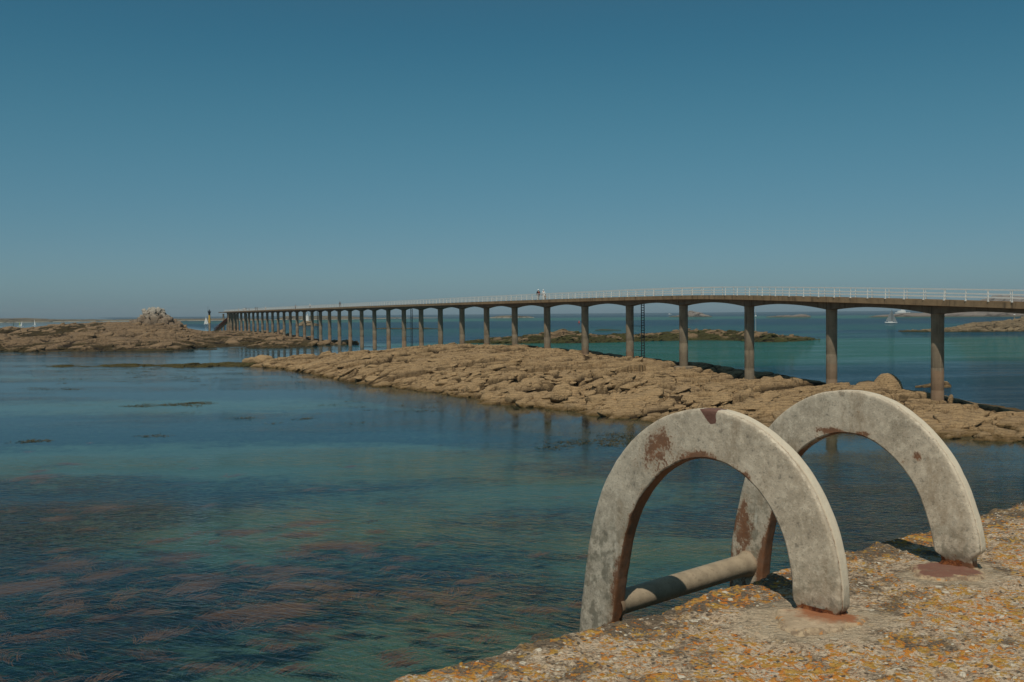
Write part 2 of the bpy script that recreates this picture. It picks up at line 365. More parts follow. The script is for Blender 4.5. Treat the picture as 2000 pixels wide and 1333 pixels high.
hs_y = [713, 711, 703, 694, 691, 687, 683, 680, 677, 674, 673, 677, 684, 687, 691, 699, 706, 708, 715, 724, 726, 737, 751, 753, 763, 772, 787, 806, 830, 850]
hz = [190, 191, 196, 200, 196, 190, 196, 200, 202, 202, 200, 190] + [bz(x) + 7 for x in hx[12:]]
hz = [a if i > 13 or i < 12 else a - 0 for i, a in enumerate(hz)]
mx = [470, 700, 900, 960, 1006, 1070, 1144, 1231, 1336, 1465, 1625, 1830, 2000, 2400]
mzz = [187, 172, 168, 165] + [bz(x) - .5 for x in mx[4:]]
mh = [.2, 1.9, 2.9, 3.1, 3.6, 3.3, 3.0, 2.7, 2.15, 1.35, 1.5, 1.15, .8, .5]
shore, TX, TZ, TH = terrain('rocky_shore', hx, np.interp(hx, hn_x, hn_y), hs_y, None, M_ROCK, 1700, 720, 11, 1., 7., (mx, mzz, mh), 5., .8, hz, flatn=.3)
shore['label'] = 'broad tan rocky headland running under the footbridge'

# reef on the left carrying the far end of the bridge
rx = [-250, -100, 0, 60, 125, 180, 250, 340, 375, 400, 440, 480, 540, 560, 600, 640, 680, 705]
rn = [686, 687, 686, 688, 687, 687, 686, 685, 685, 684, 682, 681, 680, 679, 677, 674, 674, 675]
rs = [642, 643, 642, 641, 635, 631, 630, 635, 644, 648, 646, 647, 650, 655, 661, 666, 671, 672]
rz = [430, 440, 450, 455, 470, 480, 490, 500, 520, 540, 560, 530, 470, 440, 400, 360, 330, 320]
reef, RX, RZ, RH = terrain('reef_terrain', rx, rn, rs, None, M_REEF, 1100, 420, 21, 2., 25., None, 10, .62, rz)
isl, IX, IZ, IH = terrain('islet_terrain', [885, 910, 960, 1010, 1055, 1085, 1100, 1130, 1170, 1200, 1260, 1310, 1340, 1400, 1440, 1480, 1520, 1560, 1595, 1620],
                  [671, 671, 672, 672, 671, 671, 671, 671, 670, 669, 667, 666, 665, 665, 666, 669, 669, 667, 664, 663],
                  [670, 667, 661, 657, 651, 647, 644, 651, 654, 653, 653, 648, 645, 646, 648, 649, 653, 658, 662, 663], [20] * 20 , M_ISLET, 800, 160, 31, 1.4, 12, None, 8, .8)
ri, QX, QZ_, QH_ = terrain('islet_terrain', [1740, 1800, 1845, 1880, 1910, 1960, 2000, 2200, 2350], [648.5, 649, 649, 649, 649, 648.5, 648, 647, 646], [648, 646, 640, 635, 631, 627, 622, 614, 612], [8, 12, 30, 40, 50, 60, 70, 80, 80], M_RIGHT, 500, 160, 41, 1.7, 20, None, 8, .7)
FL = ((7, .4), (2.6, .3))
def far(name, xs, yn, ys, zo, mat, seed, nc=260, s=8, back=60, amp=.35):
    return terrain(name, xs, yn, ys, zo, mat, nc, 70, seed, s, back, None, 30, amp, None, layers=FL)[0]
far('island_terrain', [-300, -100, 0, 50, 120, 250, 380, 460, 520, 545], [630.5] * 3 + [629.8, 629, 627.5, 627, 626.5, 626, 625.5], [621, 622, 622.3, 621.6, 624, 624, 623, 622, 623, 625], [150] * 10, M_FAR, 51)
far('island_terrain', [535, 560, 600, 650, 690, 720, 735], [625, 625, 625.3, 624.6, 624, 623, 622.5], [624, 617.8, 617.5, 618, 619, 620.5, 622.3], [120] * 7, M_FAR, 52)
far('island_terrain', [955, 975, 1000, 1030, 1045], [621.6, 621.6, 621.5, 621, 621], [621, 617.5, 616.5, 618, 620.5], [60] * 5, M_FAR, 53, 120)
far('island_terrain', [730, 760, 800, 860], [623, 622.6, 622, 621.5], [622.6, 620.5, 620.8, 621.3], [60] * 4, M_FAR, 58, 120)
far('islet_terrain', [1305, 1325, 1340, 1347, 1356, 1368, 1380, 1392], [619.3] * 3 + [619.2] * 5, [618.5, 616, 611, 606.5, 608, 611, 615, 618.6], [40] * 8, M_PALE, 54, 160, 5, 30, .8)
far('islet_terrain', [1495, 1525, 1550, 1565, 1573, 1585], [620] * 6, [619, 616.8, 616, 614.5, 615, 618.6], [30] * 6, M_PALE, 55, 120, 5, 30, .5)
far('island_terrain', [1690, 1730, 1770, 1850, 1900, 2000, 2300], [620, 619.6, 619.3, 619, 619, 619, 618.5], [619, 615, 611.5, 611, 609, 607, 600], [40, 50, 80, 120, 120, 120, 120], M_PALE, 56, 260)
far('island_terrain', [1840, 1885, 1905, 1925, 1940, 1965, 1990, 2010, 2100, 2300], [611.5] * 10, [610, 598, 589, 583, 577.5, 576.5, 578, 583, 585, 590], [60, 100, 120, 150, 150, 150, 150, 150, 150, 150], M_PALE, 57, 260, 9, 60, .8)
far('islet_terrain', [728, 750, 790, 830, 868], [642.8] * 5, [642.2, 640.6, 641.6, 640.4, 642.3], [10] * 5, M_RIGHT, 61, 160, 2.5, 8, .5)
far('islet_terrain', [575, 585, 594, 600, 606, 614, 632], [637] * 7, [636, 632.5, 628, 626.6, 628, 632, 636], [22] * 7, M_RIGHT, 62, 140, 3, 14, .6)
far('islet_terrain', [1160, 1175, 1200, 1215], [645.8] * 4, [645.2, 643.8, 644.4, 645.3], [5] * 4, M_ISLET, 63, 80, 2, 5, .4)
far('islet_terrain', [1785, 1800, 1812, 1830, 1850, 1860], [757.5] * 6, [756, 754, 752, 747, 748, 755], [1.5, 2, 2.5, 3, 2.5, 1.5], M_ROCK, 64, 120, .8, 2.5, .8)
# weed-covered bank that just breaks the surface left of the headland
wb, *_ = terrain('weed_bank_terrain', [60, 110, 180, 240, 300, 360, 420, 470, 510], [716, 716.5, 716.5, 717, 718.5, 717.5, 716.5, 716.5, 716], [715, 713, 714, 712, 712.5, 711.5, 709.5, 708, 708], [9] * 9,
                 rock_mat('weed_bank', (.10, .085, .03), (.03, .025, .012), (.14, .12, .035), (.06, .048, .018), (-.2, .3), 1, .05), 700, 90, 71, .9, 3, None, 3, 1.0)

# ------------------------------------------------------------------ broken blocks bedded in the rock
def block_base(seed):
    import bmesh
    rg = np.random.RandomState(seed); bm = bmesh.new()
    P = rg.uniform(-1, 1, (16, 3)); P /= np.maximum(np.abs(P).max(1), np.linalg.norm(P, axis=1) * .8)[:, None]
    for p in P: bm.verts.new(p)
    bmesh.ops.convex_hull(bm, input=bm.verts[:]); loose = [v for v in bm.verts if not v.link_faces]
    bmesh.ops.delete(bm, geom=loose, context='VERTS'); bmesh.ops.bevel(bm, geom=bm.edges[:], offset=.03, segments=1, affect='EDGES'); bmesh.ops.triangulate(bm, faces=bm.faces[:])
    bm.verts.index_update(); V = np.array([v.co[:] for v in bm.verts]); Fq = np.array([[v.index for v in f.verts] for f in bm.faces]); bm.free(); return V, Fq
BB = [block_base(i) for i in range(12)]
def blocks(name, pts, mat, seed, strike=.5, tall=0):
    rg = np.random.RandomState(seed); VV = []; FF = []; b0 = 0
    for (x, y, z, sz) in pts:
        V, Fq = BB[rg.randint(12)]; sc = sz * (np.array([rg.uniform(.8, 1.9), rg.uniform(.5, 1.1), rg.uniform(.25, .5)]) if not tall else np.array([rg.uniform(.5, 1.), rg.uniform(.5, .9), rg.uniform(.7, 1.5)]))
        M = np.array(Matrix.Rotation(strike + rg.normal(0, .35), 3, 'Z') @ Matrix.Rotation(.12 + rg.normal(0, .16 + .3 * tall), 3, 'X') @ Matrix.Rotation(-.15 + rg.normal(0, .14 + .3 * tall), 3, 'Y'))
        VV.append((V * sc) @ M.T + [x, y, z]); FF.append(Fq + b0); b0 += len(V)
    VV = np.concatenate(VV); FF = np.concatenate(FF)
    me = bpy.data.meshes.new(name); me.vertices.add(len(VV)); me.vertices.foreach_set('co', VV.reshape(-1).astype(np.float32)); n = len(FF)
    me.loops.add(n * 3); me.loops.foreach_set('vertex_index', FF.reshape(-1).astype(np.int32)); me.polygons.add(n)
    me.polygons.foreach_set('loop_start', (np.arange(n) * 3).astype(np.int32)); me.polygons.foreach_set('loop_total', np.full(n, 3, np.int32)); me.update(calc_edges=True); me.materials.append(mat)
    o = bpy.data.objects.new(name, me); COL.objects.link(o); return tag(o, kind='stuff')
def pick(X, Z, H, n, seed, smin, smax, zmin=.0, near=1.5, lim=None, big=.12, u0=0., u1=.9):
    rg = np.random.RandomState(seed); out = []; R_, C_ = X.shape
    while len(out) < n:
        r_ = int(R_ * (u0 + (u1 - u0) * rg.random_sample() ** near)); c_ = rg.randint(C_)
        x, z, h = X[r_, c_], Z[r_, c_], H[r_, c_]
        if h < zmin or rg.random_sample() > .15 + 1.6 * max(0, float(fbm(np.array([x / 9]), np.array([z / 9]), seed, 2)[0]) + .15): continue
        sz = smin + (smax - smin) * rg.random_sample() ** 3
        out.append((x, z, h - .12 * sz, sz))
    return out
tag(blocks('shore_rubble', pick(TX, TZ, TH, 800, 1, .25, 1.5, -.1, 1.0, u1=.62) + pick(TX, TZ, TH, 1500, 11, .12, .9, -.2, 1.6, u1=.42) + pick(TX[:, 360:700], TZ[:, 360:700], TH[:, 360:700], 420, 12, .3, 1.1, -.2, 1., u1=.4), M_ROCK, 2), kind='stuff')
tag(blocks('reef_rubble', pick(RX, RZ, RH, 2000, 3, .35, 2.4, 0, 1.0), M_REEF, 4), kind='stuff')
tag(blocks('islet_rubble', pick(IX, IZ, IH, 900, 5, .2, 1.5, 0, 1.2), M_ISLET, 6), kind='stuff')
tag(blocks('point_rubble', pick(QX, QZ_, QH_, 1100, 7, .3, 1.6, 0, 1.), M_RIGHT, 8), kind='stuff')

# ------------------------------------------------------------------ the jagged crag on the reef
def crag():
    nu, nv = 150, 70; th = np.linspace(0, 2 * math.pi, nu); t = np.linspace(0, 1, nv)
    TH_, T = np.meshgrid(th, t)
    c = at(301, 640, 486); W = 486 / F
    prof = np.interp(T, [0, .12, .3, .5, .72, .9, 1], [44 * W, 38 * W, 28 * W, 23 * W, 16 * W, 8 * W, 0])
    hz_ = np.interp(T, [0, .12, .3, .5, .72, .9, 1], [0, 5, 12, 19, 28, 34, 36.5]) * W
    x = np.cos(TH_) * prof * (1 + .0 * T); y = np.sin(TH_) * prof * .75
    sk = np.interp(T, [0, .4, 1], [0, 2 * W, 4 * W])
    P = np.stack([c[0] + x + sk, 486 + y, c[2] + hz_], -1)
    qx = np.cos(TH_) * 7 + hz_ * .3; qy = np.sin(TH_) * 7 + hz_
    f1, f2, ox, oy, a, b_, d = cell(qx / 2.4, qy / 2.4, 5); g1, g2, px, py, a2, b2, d2 = cell(qx / .9, qy / .9, 9)
    dd = 1.9 * ((d - .5) + .8 * (a - .5) * ox + (b_ - .5) * oy) - 1.2 * (1 - sm(0, .12, f2 - f1)) + .7 * (d2 - .5) - .4 * (1 - sm(0, .12, g2 - g1))
    dd = dd * np.sin(np.clip(T, 0, 1) * math.pi) ** .4
    P[..., 0] += np.cos(TH_) * dd * .8; P[..., 1] += np.sin(TH_) * dd * .8; P[..., 2] += .45 * dd * (T > .05)
    P[:, -1] = P[:, 0]; P[-1] = P[-1].mean(0)
    o = gridmesh('rock_crag', P, M_CRAG, smooth=False)
    rg2 = np.random.RandomState(4); pts = []
    for q in range(120):
        t_ = rg2.random_sample() ** 1.3 * .93; a = rg2.uniform(math.pi, 2 * math.pi) if q % 4 else rg2.uniform(0, math.pi)
        pr = np.interp(t_, [0, .12, .3, .5, .72, .9, 1], [46 * W, 40 * W, 31 * W, 27 * W, 21 * W, 10 * W, 0]); hz2 = np.interp(t_, [0, .12, .3, .5, .72, .9, 1], [0, 4, 10, 18, 28, 34.5, 36]) * W
        pts.append((c[0] + math.cos(a) * pr * (1.1 if t_ < .3 else .95) + np.interp(t_, [0, .4, 1], [0, 2 * W, 4 * W]), 486 + math.sin(a) * pr * .75, c[2] + hz2, rg2.uniform(.7, 2.8) * (1.1 - .6 * t_)))
    for q in range(40):
        a = rg2.random_sample(); pts.append((c[0] - (14 + 34 * a) * W, 486 - 6 + rg2.normal(0, 2.), c[2] + (12 * (1 - a) + rg2.uniform(-2, 2)) * W, rg2.uniform(.6, 1.6)))
    for q in range(30):
        a = rg2.random_sample(); pts.append((c[0] + (20 + 22 * a) * W, 486 - 6 + rg2.normal(0, 2.), c[2] + (13 * (1 - a) + rg2.uniform(-2, 2) - 3) * W, rg2.uniform(.6, 1.6)))
    bo = blocks('crag_blocks', pts, M_CRAG, 31, .5, 1); bo.parent = o; del bo['kind']
    tag(o, 'tall jagged pale rock crag crowning the reef on the horizon', 'rock crag')
crag()

# ------------------------------------------------------------------ boulders on the headland
def boulder_mesh(seed, rnd=.25, mat=M_ROCK):
    import bmesh
    bm = bmesh.new(); bmesh.ops.create_icosphere(bm, subdivisions=4, radius=1)
    rg = random.Random(seed); planes = [(Vector((rg.uniform(-1, 1), rg.uniform(-1, 1), rg.uniform(-.7, 1))).normalized(), rg.uniform(.52, .85)) for _ in range(13)]
    for v in bm.verts:
        for nn, d in planes:
            e = v.co.dot(nn) - d
            if e > 0: v.co -= nn * e * (1 - rnd)
        q = v.co * 3; v.co *= 1 + .02 * math.sin(q.x * 3 + seed) + .015 * math.sin(q.y * 7 + q.z * 5)
    me = bpy.data.meshes.new('boulder'); bm.to_mesh(me); bm.free(); me.materials.append(mat); me.shade_smooth(); me.set_sharp_from_angle(angle=R(28)); return me
BM = [boulder_mesh(i) for i in range(8)]
def put_boulder(x, y, z, s, rz, me, label, group=None, tilt=(0, 0)):
    o = bpy.data.objects.new('boulder', me); COL.objects.link(o); o.location = (x, y, z); o.scale = s; o.rotation_euler = (tilt[0], tilt[1], rz)
    return tag(o, label, 'boulder', group)
p = at(1733, 768, 99); put_boulder(p[0], p[1], p[2] + .2, (1.75, 1.6, 1.75), .3, boulder_mesh(40, .75), 'largest smooth rounded tan boulder between the two nearest piers')
p = at(1683, 764, 100); put_boulder(p[0], p[1], p[2] + .1, (1.1, .9, .8), 1.1, boulder_mesh(41, .6), 'mid-sized rounded boulder just left of the largest one')
p = at(1857, 786, 91); put_boulder(p[0], p[1], p[2] + .2, (.28, .25, .62), .2, boulder_mesh(42, .5), 'small upright stone standing beside the nearest pier')
p = at(494, 709, 197); put_boulder(p[0], p[1], .35, (2.2, 1.5, 1.1), .2, BM[2], 'low rounded boulder at the far left tip of the headland')
p = at(515, 704, 199); put_boulder(p[0], p[1], .45, (3.0, 2.2, 1.5), .9, BM[4], 'domed boulder near the weed bank at the headland tip')
rg = random.Random(5)
def tz(px, py):
    """terrain point seen at picture column px near row py"""
    j = int(round((px - 470) / (2400 - 470) * 1699)); r = int(np.argmin(np.abs(TZ[:, j] - py))); return TX[r, j], TZ[r, j], TH[r, j]
for i in range(58):
    px = rg.choice((rg.uniform(880, 1230), rg.uniform(1000, 1260), rg.uniform(900, 1980)))
    j = int((px - 470) / 1930 * 1499); zn = np.interp(px, hn_x, [ground(a, c)[1] for a, c in zip(hn_x, hn_y)])
    dd = zn + rg.random() ** 1.7 * (16 if px < 1250 else 9) + .5
    x, y, z = tz(px, dd); s = rg.uniform(.35, 1.0) * (1.25 if px < 1260 else .75)
    put_boulder(x, y, z + .1 * s, (s * rg.uniform(.8, 1.5), s * rg.uniform(.7, 1.1), s * rg.uniform(.5, .85)), rg.uniform(0, 6.3), BM[i % 8],
                'angular brown boulder loose among others along the waterline of the headland', 'angular boulders along the waterline', (rg.uniform(-.4, .4), rg.uniform(-.4, .4)))

# ------------------------------------------------------------------ footbridge
DIR = Vector((-5.57, 13.3, 0)); SPAN = DIR.length; DN = DIR.normalized(); LEFT = Vector((-DN.y, DN.x, 0))  # LEFT faces the camera side
def bp(nn): return Vector((45.1 + nn * -5.57, 13.3 * (nn + 5.95), 0))
EL_N = [-2, 0, 1, 2, 3, 3.5, 4, 5, 7, 10, 16, 25, 39]; EL_Z = [-.6, .42, .98, 1.5, 1.98, 2.17, 2.24, 2.32, 2.4, 2.48, 2.55, 2.66, 2.78]
ek = np.linspace(-2, 39, 400); ez = np.interp(ek, EL_N, EL_Z)
for _ in range(10): ez[1:-1] = (ez[:-2] + ez[1:-1] * 2 + ez[2:]) / 4
def el(nn): return EYE + float(np.interp(nn, ek, ez))
NEND = 38.4
br = empty('footbridge', bp(0)); tag(br, 'long concrete footbridge on round piers crossing the rocks to the sea', 'footbridge')
O = bp(0)
def sweep(name, n0, n1, steps, sec, mat, smooth=False):
    """sec(nn) -> list of (offset to LEFT, z) closed section"""
    vs = []; fs = []; K = None
    for i in range(steps + 1):
        nn = n0 + (n1 - n0) * i / steps; s = sec(nn, i / steps); K = len(s); p = bp(nn) - O
        for o_, z in s: vs.append((p + LEFT * o_ + Vector((0, 0, z))))
    for i in range(steps):
        for q in range(K): fs.append((i * K + q, i * K + (q + 1) % K, (i + 1) * K + (q + 1) % K, (i + 1) * K + q))
    fs += [tuple(range(K))[::-1], tuple(steps * K + q for q in range(K))]
    return mesh(name, vs, fs, mat, br, smooth)
HW = 1.75
def dsec(nn, t):
    z = el(nn); return [(-HW, z), (-HW + .2, z), (-HW + .2, z - .15), (HW - .2, z - .15), (HW - .2, z), (HW, z), (HW, z - .5), (HW - .12, z - .52), (-HW + .12, z - .52), (-HW, z - .5)]
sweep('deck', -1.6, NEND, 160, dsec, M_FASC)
def gdep(t):
    u = abs(2 * t - 1); return .40 + .42 * (max(0, u) ** 2.2)
for i in range(-1, 38):
    def gsec(nn, t, i=i):
        z = el(nn) - .5; d = gdep(t)
        return [(.72, z - .02), (.72, z - d), (-.72, z - d), (-.72, z - .02)]
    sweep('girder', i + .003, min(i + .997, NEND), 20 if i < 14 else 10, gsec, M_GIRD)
def pier(nn, off=0, r=.575, zb=-1.8):
    p = bp(nn) - O + LEFT * off; zt = el(nn) - .5 - .80; mb = MB(); n_ = 40 if nn < 14 else 18
    zs = [zb]; rr = [r * 1.0]
    for q in (.25, .5, .75):
        z = zt * q + rg.uniform(-.5, .5); zs += [z - .03, z, z + .03]; rr += [r, r * .985, r]
    zs += [zt - .35, zt - .33, zt]; rr += [r, r * 1.03, r * 1.03]
    mb.tube([(p.x, p.y, z) for z in zs], rr, n_); return mb.build('pier', M_PIER, br, autosm=40)
for i in range(-1, 39):
    pier(i)
for i, o_ in ((34, -2.6), (35.5, -2.6), (36.5, 2.4), (37, -2.6), (38, 2.6), (38, -2.6), (37.5, 0)): pier(i, o_, .5)
for nn, z, rr in ((4, 2.25, 1.35), (5, 2.75, 1.3)):
    p = bp(nn) - O; mb = MB(); mb.tube([(p.x, p.y - .2, z - 1.5), (p.x, p.y - .2, z + .02), (p.x, p.y - .2, z + .1)], [rr * 1.05, rr, rr * .94], 22); mb.build('pier_footing', M_PIER, br, autosm=40)
# railings
def tubes(side, zo, r):
    o_ = side * (HW - .06)
    def sec(nn, t):
        z = el(nn) + zo; return [(o_ - r, z - r), (o_ - r, z + r), (o_ + r, z + r), (o_ + r, z - r)]
    return sec
for side in (1, -1):
    for zo, r, nm in ((1.0, .040, 'handrail'), (.62, .032, 'railing_bar'), (.33, .032, 'railing_bar')):
        sweep(nm, -1.5, NEND, 160, tubes(side, zo, r), M_WHITE)
def post_mb(mb, nn, side):
    p = bp(nn) - O + LEFT * side * (HW - .06); z = el(nn); o_ = LEFT * side
    for a, b_, w_ in ((0, .06, .075), (.06, .55, .038), (.55, .97, .032)):
        c = p + Vector((0, 0, z + (a + b_) / 2)) + o_ * (.05 * (1 - (a + b_) / 2))
        mb.box(c, (w_ * 1.2, w_ * 2.2, b_ - a + .004), Matrix.Rotation(math.atan2(o_.y, o_.x) + math.pi / 2, 4, 'Z'))
posts = [(k / 6 + (.0 if s > 0 else .05), s) for k in range(-8, int(NEND * 6)) for s in (1, -1)]
posts = [q for q in posts if q[0] > -.3] ; posts.sort(key=lambda q: q[0])
for nn, s in posts[:98]:
    mb = MB(); post_mb(mb, nn, s); mb.build('rail_post', M_WHITE, br)
mb = MB()
for nn, s in posts[98:]: post_mb(mb, nn, s)
tag(mb.build('rail_posts', M_WHITE, br), kind='stuff')
# inspection ladders hanging below the deck
for nn, side in ((4.74, .0), (12.54, 0), (20.33, 0)):
    mb = MB(); p = bp(nn) - O; zt = el(nn) - 1.0; zb = 2.0 if nn < 6 else .2; X_ = Vector((1, 0, 0)) * .2
    for s in (-1, 1): mb.tube([p + X_ * s + Vector((0, 0, zb)), p + X_ * s + Vector((0, 0, zt))], .065, 6)
    z = zb + .3
    while z < zt: mb.tube([p - X_ + Vector((0, 0, z)), p + X_ + Vector((0, 0, z))], .055, 5); z += .36
    q = bp(math.ceil(nn)) - O
    for z in (4.1, 7.6): mb.tube([p + Vector((0, 0, z)), q + Vector((0, 0, z))], .035, 5)
    mb.build('ladder', M_STEEL, br)
# landing stair at the seaward end
e0_ = Vector(at(449, 622, 575)) - O; e1_ = Vector(at(420, 646, 560)) - O
mb = MB(); wv_ = Vector((.3, 1, 0)).normalized() * 1.1
for a, b_, nm in ((e0_, e1_, 0),):
    vs = []
    for s in (-1, 1):
        for pt in (a, b_):
            vs += [pt + wv_ * s, pt + wv_ * s - Vector((0, 0, 1.3))]
    mb.add(vs, [(0, 1, 3, 2), (4, 6, 7, 5), (0, 2, 6, 4), (1, 5, 7, 3), (0, 4, 5, 1), (2, 3, 7, 6)])
mb.build('stair_flight', M_FASC, br)
mb = MB()
for s in (-1, 1):
    for q in range(13):
        t = q / 12; pt = e0_.lerp(e1_, t) + wv_ * s; mb.tube([pt, pt + Vector((0, 0, 1.1))], .06, 5)
    for hh in (1.1, .75, .4): mb.tube([e0_ + wv_ * s + Vector((0, 0, hh)), e1_ + wv_ * s + Vector((0, 0, hh))], .09, 5)
    a = e0_.lerp(e1_, .02) + wv_ * s; b_ = e0_.lerp(e1_, .66) + wv_ * s
    mb.add([a, b_, b_ + Vector((0, 0, 1)), a + Vector((0, 0, 1))], [(0, 1, 2, 3)])
mb.build('stair_railing', M_RUSTST, br)
for t in (.25, .5, .7):
    pt = e0_.lerp(e1_, t); mb = MB(); mb.tube([pt + Vector((0, 2, -1)), Vector((pt.x, pt.y + 2, -2))], .5, 12); mb.build('stair_pile', M_PIER, br, autosm=40)
pe = bp(NEND) - O; mb = MB(); mb.box((pe.x, pe.y, el(38) - .45), (9, 5, .5), Matrix.Rotation(math.atan2(DIR.y, DIR.x) - math.pi / 2, 4, 'Z')); mb.build('landing_slab', M_GIRD, br)

# ------------------------------------------------------------------ people
def cloth(name, col): return plain(name, col, .85, .1, 20)
SKIN = cloth('skin', (.42, .26, .18)); C_WHITE = cloth('cloth_white', (.78, .78, .76)); C_BLACK = cloth('cloth_black', (.02, .02, .025)); C_NAVY = cloth('cloth_navy', (.03, .045, .09))
C_RED = cloth('cloth_red', (.28, .06, .05)); C_GREY = cloth('cloth_grey', (.25, .25, .26)); C_TAN = cloth('cloth_tan', (.38, .28, .17)); C_HAIR = cloth('hair_brown', (.06, .035, .02)); C_BLUE = cloth('cloth_blue', (.08, .16, .28))
def skin_obj(name, verts, edges, rad, root, mat, parent):
    me = bpy.data.meshes.new(name); me.from_pydata(verts, edges, []); me.materials.append(mat); me.update()
    o = bpy.data.objects.new(name, me); COL.objects.link(o); o.parent = parent
    md = o.modifiers.new('skin', 'SKIN'); md.use_smooth_shade = True
    lay = me.skin_vertices[0].data if len(me.skin_vertices) else None
    if lay is None:
        me.attributes  # layer is created by the modifier
    for i, r in enumerate(rad): me.skin_vertices[0].data[i].radius = (r, r) if not isinstance(r, tuple) else r
    me.skin_vertices[0].data[root].use_root = True
    sb = o.modifiers.new('sub', 'SUBSURF'); sb.levels = 1; sb.render_levels = 1
    return o
def person(nn, off, label, face, shirt, legs, hat=None, s=1., stride=.22, arms=(.15, -.12), long_sleeve=False, skirt=False, group=None, bend=0., hair=C_HAIR):
    zz_ = 13.3 * (nn + 5.95); nn = nof(185.5 + 11442.5 / (nn + 5.95) + off * .92 * F / zz_)
    b = bp(nn) + LEFT * off; t = empty('person', (b.x, b.y, el(nn) - .15), face); t.scale = (s, s, s)
    tag(t, label, 'person', group)
    st = stride; f = bend
    J = {'pel': (0, 0, .95), 'sp': (0, .02 + f * .4, 1.13), 'ch': (0, .03 + f, 1.33), 'nk': (0, .04 + f * 1.2, 1.49), 'hd': (0, .06 + f * 1.3, 1.58), 'tp': (0, .05 + f * 1.3, 1.69), 'ns': (0, .13 + f * 1.3, 1.60)}
    for sg, q in ((-1, 'l'), (1, 'r')):
        a = arms[0] if sg < 0 else arms[1]; y = st * sg
        J['s' + q] = (.17 * sg, .03 + f, 1.41); J['e' + q] = (.23 * sg, .02 + f + a * .6, 1.14); J['w' + q] = (.23 * sg, .10 + f + a * 1.5, .92); J['h' + q] = (.22 * sg, .13 + f + a * 1.7, .84); J['g' + q] = (.215 * sg, .15 + f + a * 1.75, .77)
        J['p' + q] = (.09 * sg, 0, .88); J['k' + q] = (.10 * sg, y * .6 + .03, .50); J['a' + q] = (.10 * sg, y, .09); J['t' + q] = (.11 * sg, y + .17, .04); J['b' + q] = (.10 * sg, y - .04, .05)
    def part(name, ks, es, rs, mat, root=0, par=t):
        ids = {k_: i for i, k_ in enumerate(ks)}
        return skin_obj(name, [J[k_] for k_ in ks], [(ids[a], ids[b_]) for a, b_ in es], rs, root, mat, par)
    ks = ['pel', 'sp', 'ch', 'nk', 'hd', 'tp', 'ns']; es = [('pel', 'sp'), ('sp', 'ch'), ('ch', 'nk'), ('nk', 'hd'), ('hd', 'tp'), ('hd', 'ns')]; rs = [(.15, .10), (.13, .09), (.16, .10), .055, .085, .075, .02]
    for q in 'lr':
        ks += [c_ + q for c_ in 'sewhgpkatb']; es += [('ch', 's' + q), ('s' + q, 'e' + q), ('e' + q, 'w' + q), ('w' + q, 'h' + q), ('h' + q, 'g' + q), ('pel', 'p' + q), ('p' + q, 'k' + q), ('k' + q, 'a' + q), ('a' + q, 't' + q), ('a' + q, 'b' + q)]
        rs += [.055, .042, .030, (.035, .02), (.025, .014), .085, .056, .038, .03, .035]
    part('body', ks, es, rs, SKIN)
    ks = ['ch', 'sp', 'pel', 'sl', 'sr', 'el', 'er']; es = [('ch', 'sp'), ('sp', 'pel'), ('ch', 'sl'), ('ch', 'sr'), ('sl', 'el'), ('sr', 'er')]; rs = [(.18, .125), (.155, .12), (.17, .13), .075, .075, .062, .062]
    if long_sleeve: ks += ['wl', 'wr']; es += [('el', 'wl'), ('er', 'wr')]; rs += [.05, .05]
    part('shirt', ks, es, rs, shirt)
    if skirt:
        mb = MB(); mb.tube([(0, 0, 1.02), (0, .01, .75), (0, .02, .42)], [.15, .2, .27], 14); mb.build('skirt', legs, t, True)
    else:
        part('trousers', ['pel', 'pl', 'pr', 'kl', 'kr'] + (['al', 'ar'] if legs is not C_TAN else []), [('pel', 'pl'), ('pel', 'pr'), ('pl', 'kl'), ('pr', 'kr')] + ([('kl', 'al'), ('kr', 'ar')] if legs is not C_TAN else []),
             [(.165, .12), .11, .11, .078, .078] + ([.06, .06] if legs is not C_TAN else []), legs)
    hx_, hy_, hz_ = J['hd']
    mb = MB()
    if hat:
        mb.tube([(0, hy_, hz_ + .05), (0, hy_, hz_ + .055), (0, hy_, hz_ + .06), (0, hy_, hz_ + .12), (0, hy_, hz_ + .17), (0, hy_, hz_ + .18)], [.10, .165, .115, .11, .07, .01], 14); mb.build('hat', hat, t, True)
    else:
        mb.tube([(0, hy_ - .04, hz_ - .05), (0, hy_ - .025, hz_ + .03), (0, hy_ - .02, hz_ + .10), (0, hy_ - .01, hz_ + .16), (0, hy_, hz_ + .18)], [.07, .105, .11, .08, .01], 12); mb.build('hair', hair, t, True)
    return t
def nof(px): return 11442.5 / (px - 185.5) - 5.95
away = math.atan2(DN.y, DN.x) - math.pi / 2; tow = away + math.pi
pa = person(nof(1052.5), .9, 'person in dark jacket and white hat wearing a red backpack on the footbridge', away, C_BLACK, C_GREY, C_WHITE, 1.14, .18, long_sleeve=True)
person(nof(1062.5), .9, 'person all in white beside the one with the red backpack', away, C_WHITE, C_WHITE, C_WHITE, 1.08, .2, long_sleeve=True)
person(nof(1066), .7, 'small child in tan clothes walking beside the person all in white', away, C_TAN, C_TAN, None, .62, .15)
bpk = empty('backpack', pa.location, away); tag(bpk, 'dark red backpack on the back of the person in dark jacket', 'backpack')
mb = MB(); mb.tube([(0, -.17, 1.02), (0, -.2, 1.06), (0, -.21, 1.25), (0, -.2, 1.46), (0, -.17, 1.52)], [.08, .15, .165, .14, .06], 14, flat=.6); bo = mb.build('bag', C_RED, bpk, True)
mb = MB()
for s in (-1, 1): mb.tube([(.11 * s, -.13, 1.5), (.12 * s, 0, 1.57), (.12 * s, .13, 1.45), (.13 * s, .14, 1.2), (.13 * s, -.1, 1.08)], .018, 6)
mb.build('strap', C_RED, bpk, True)
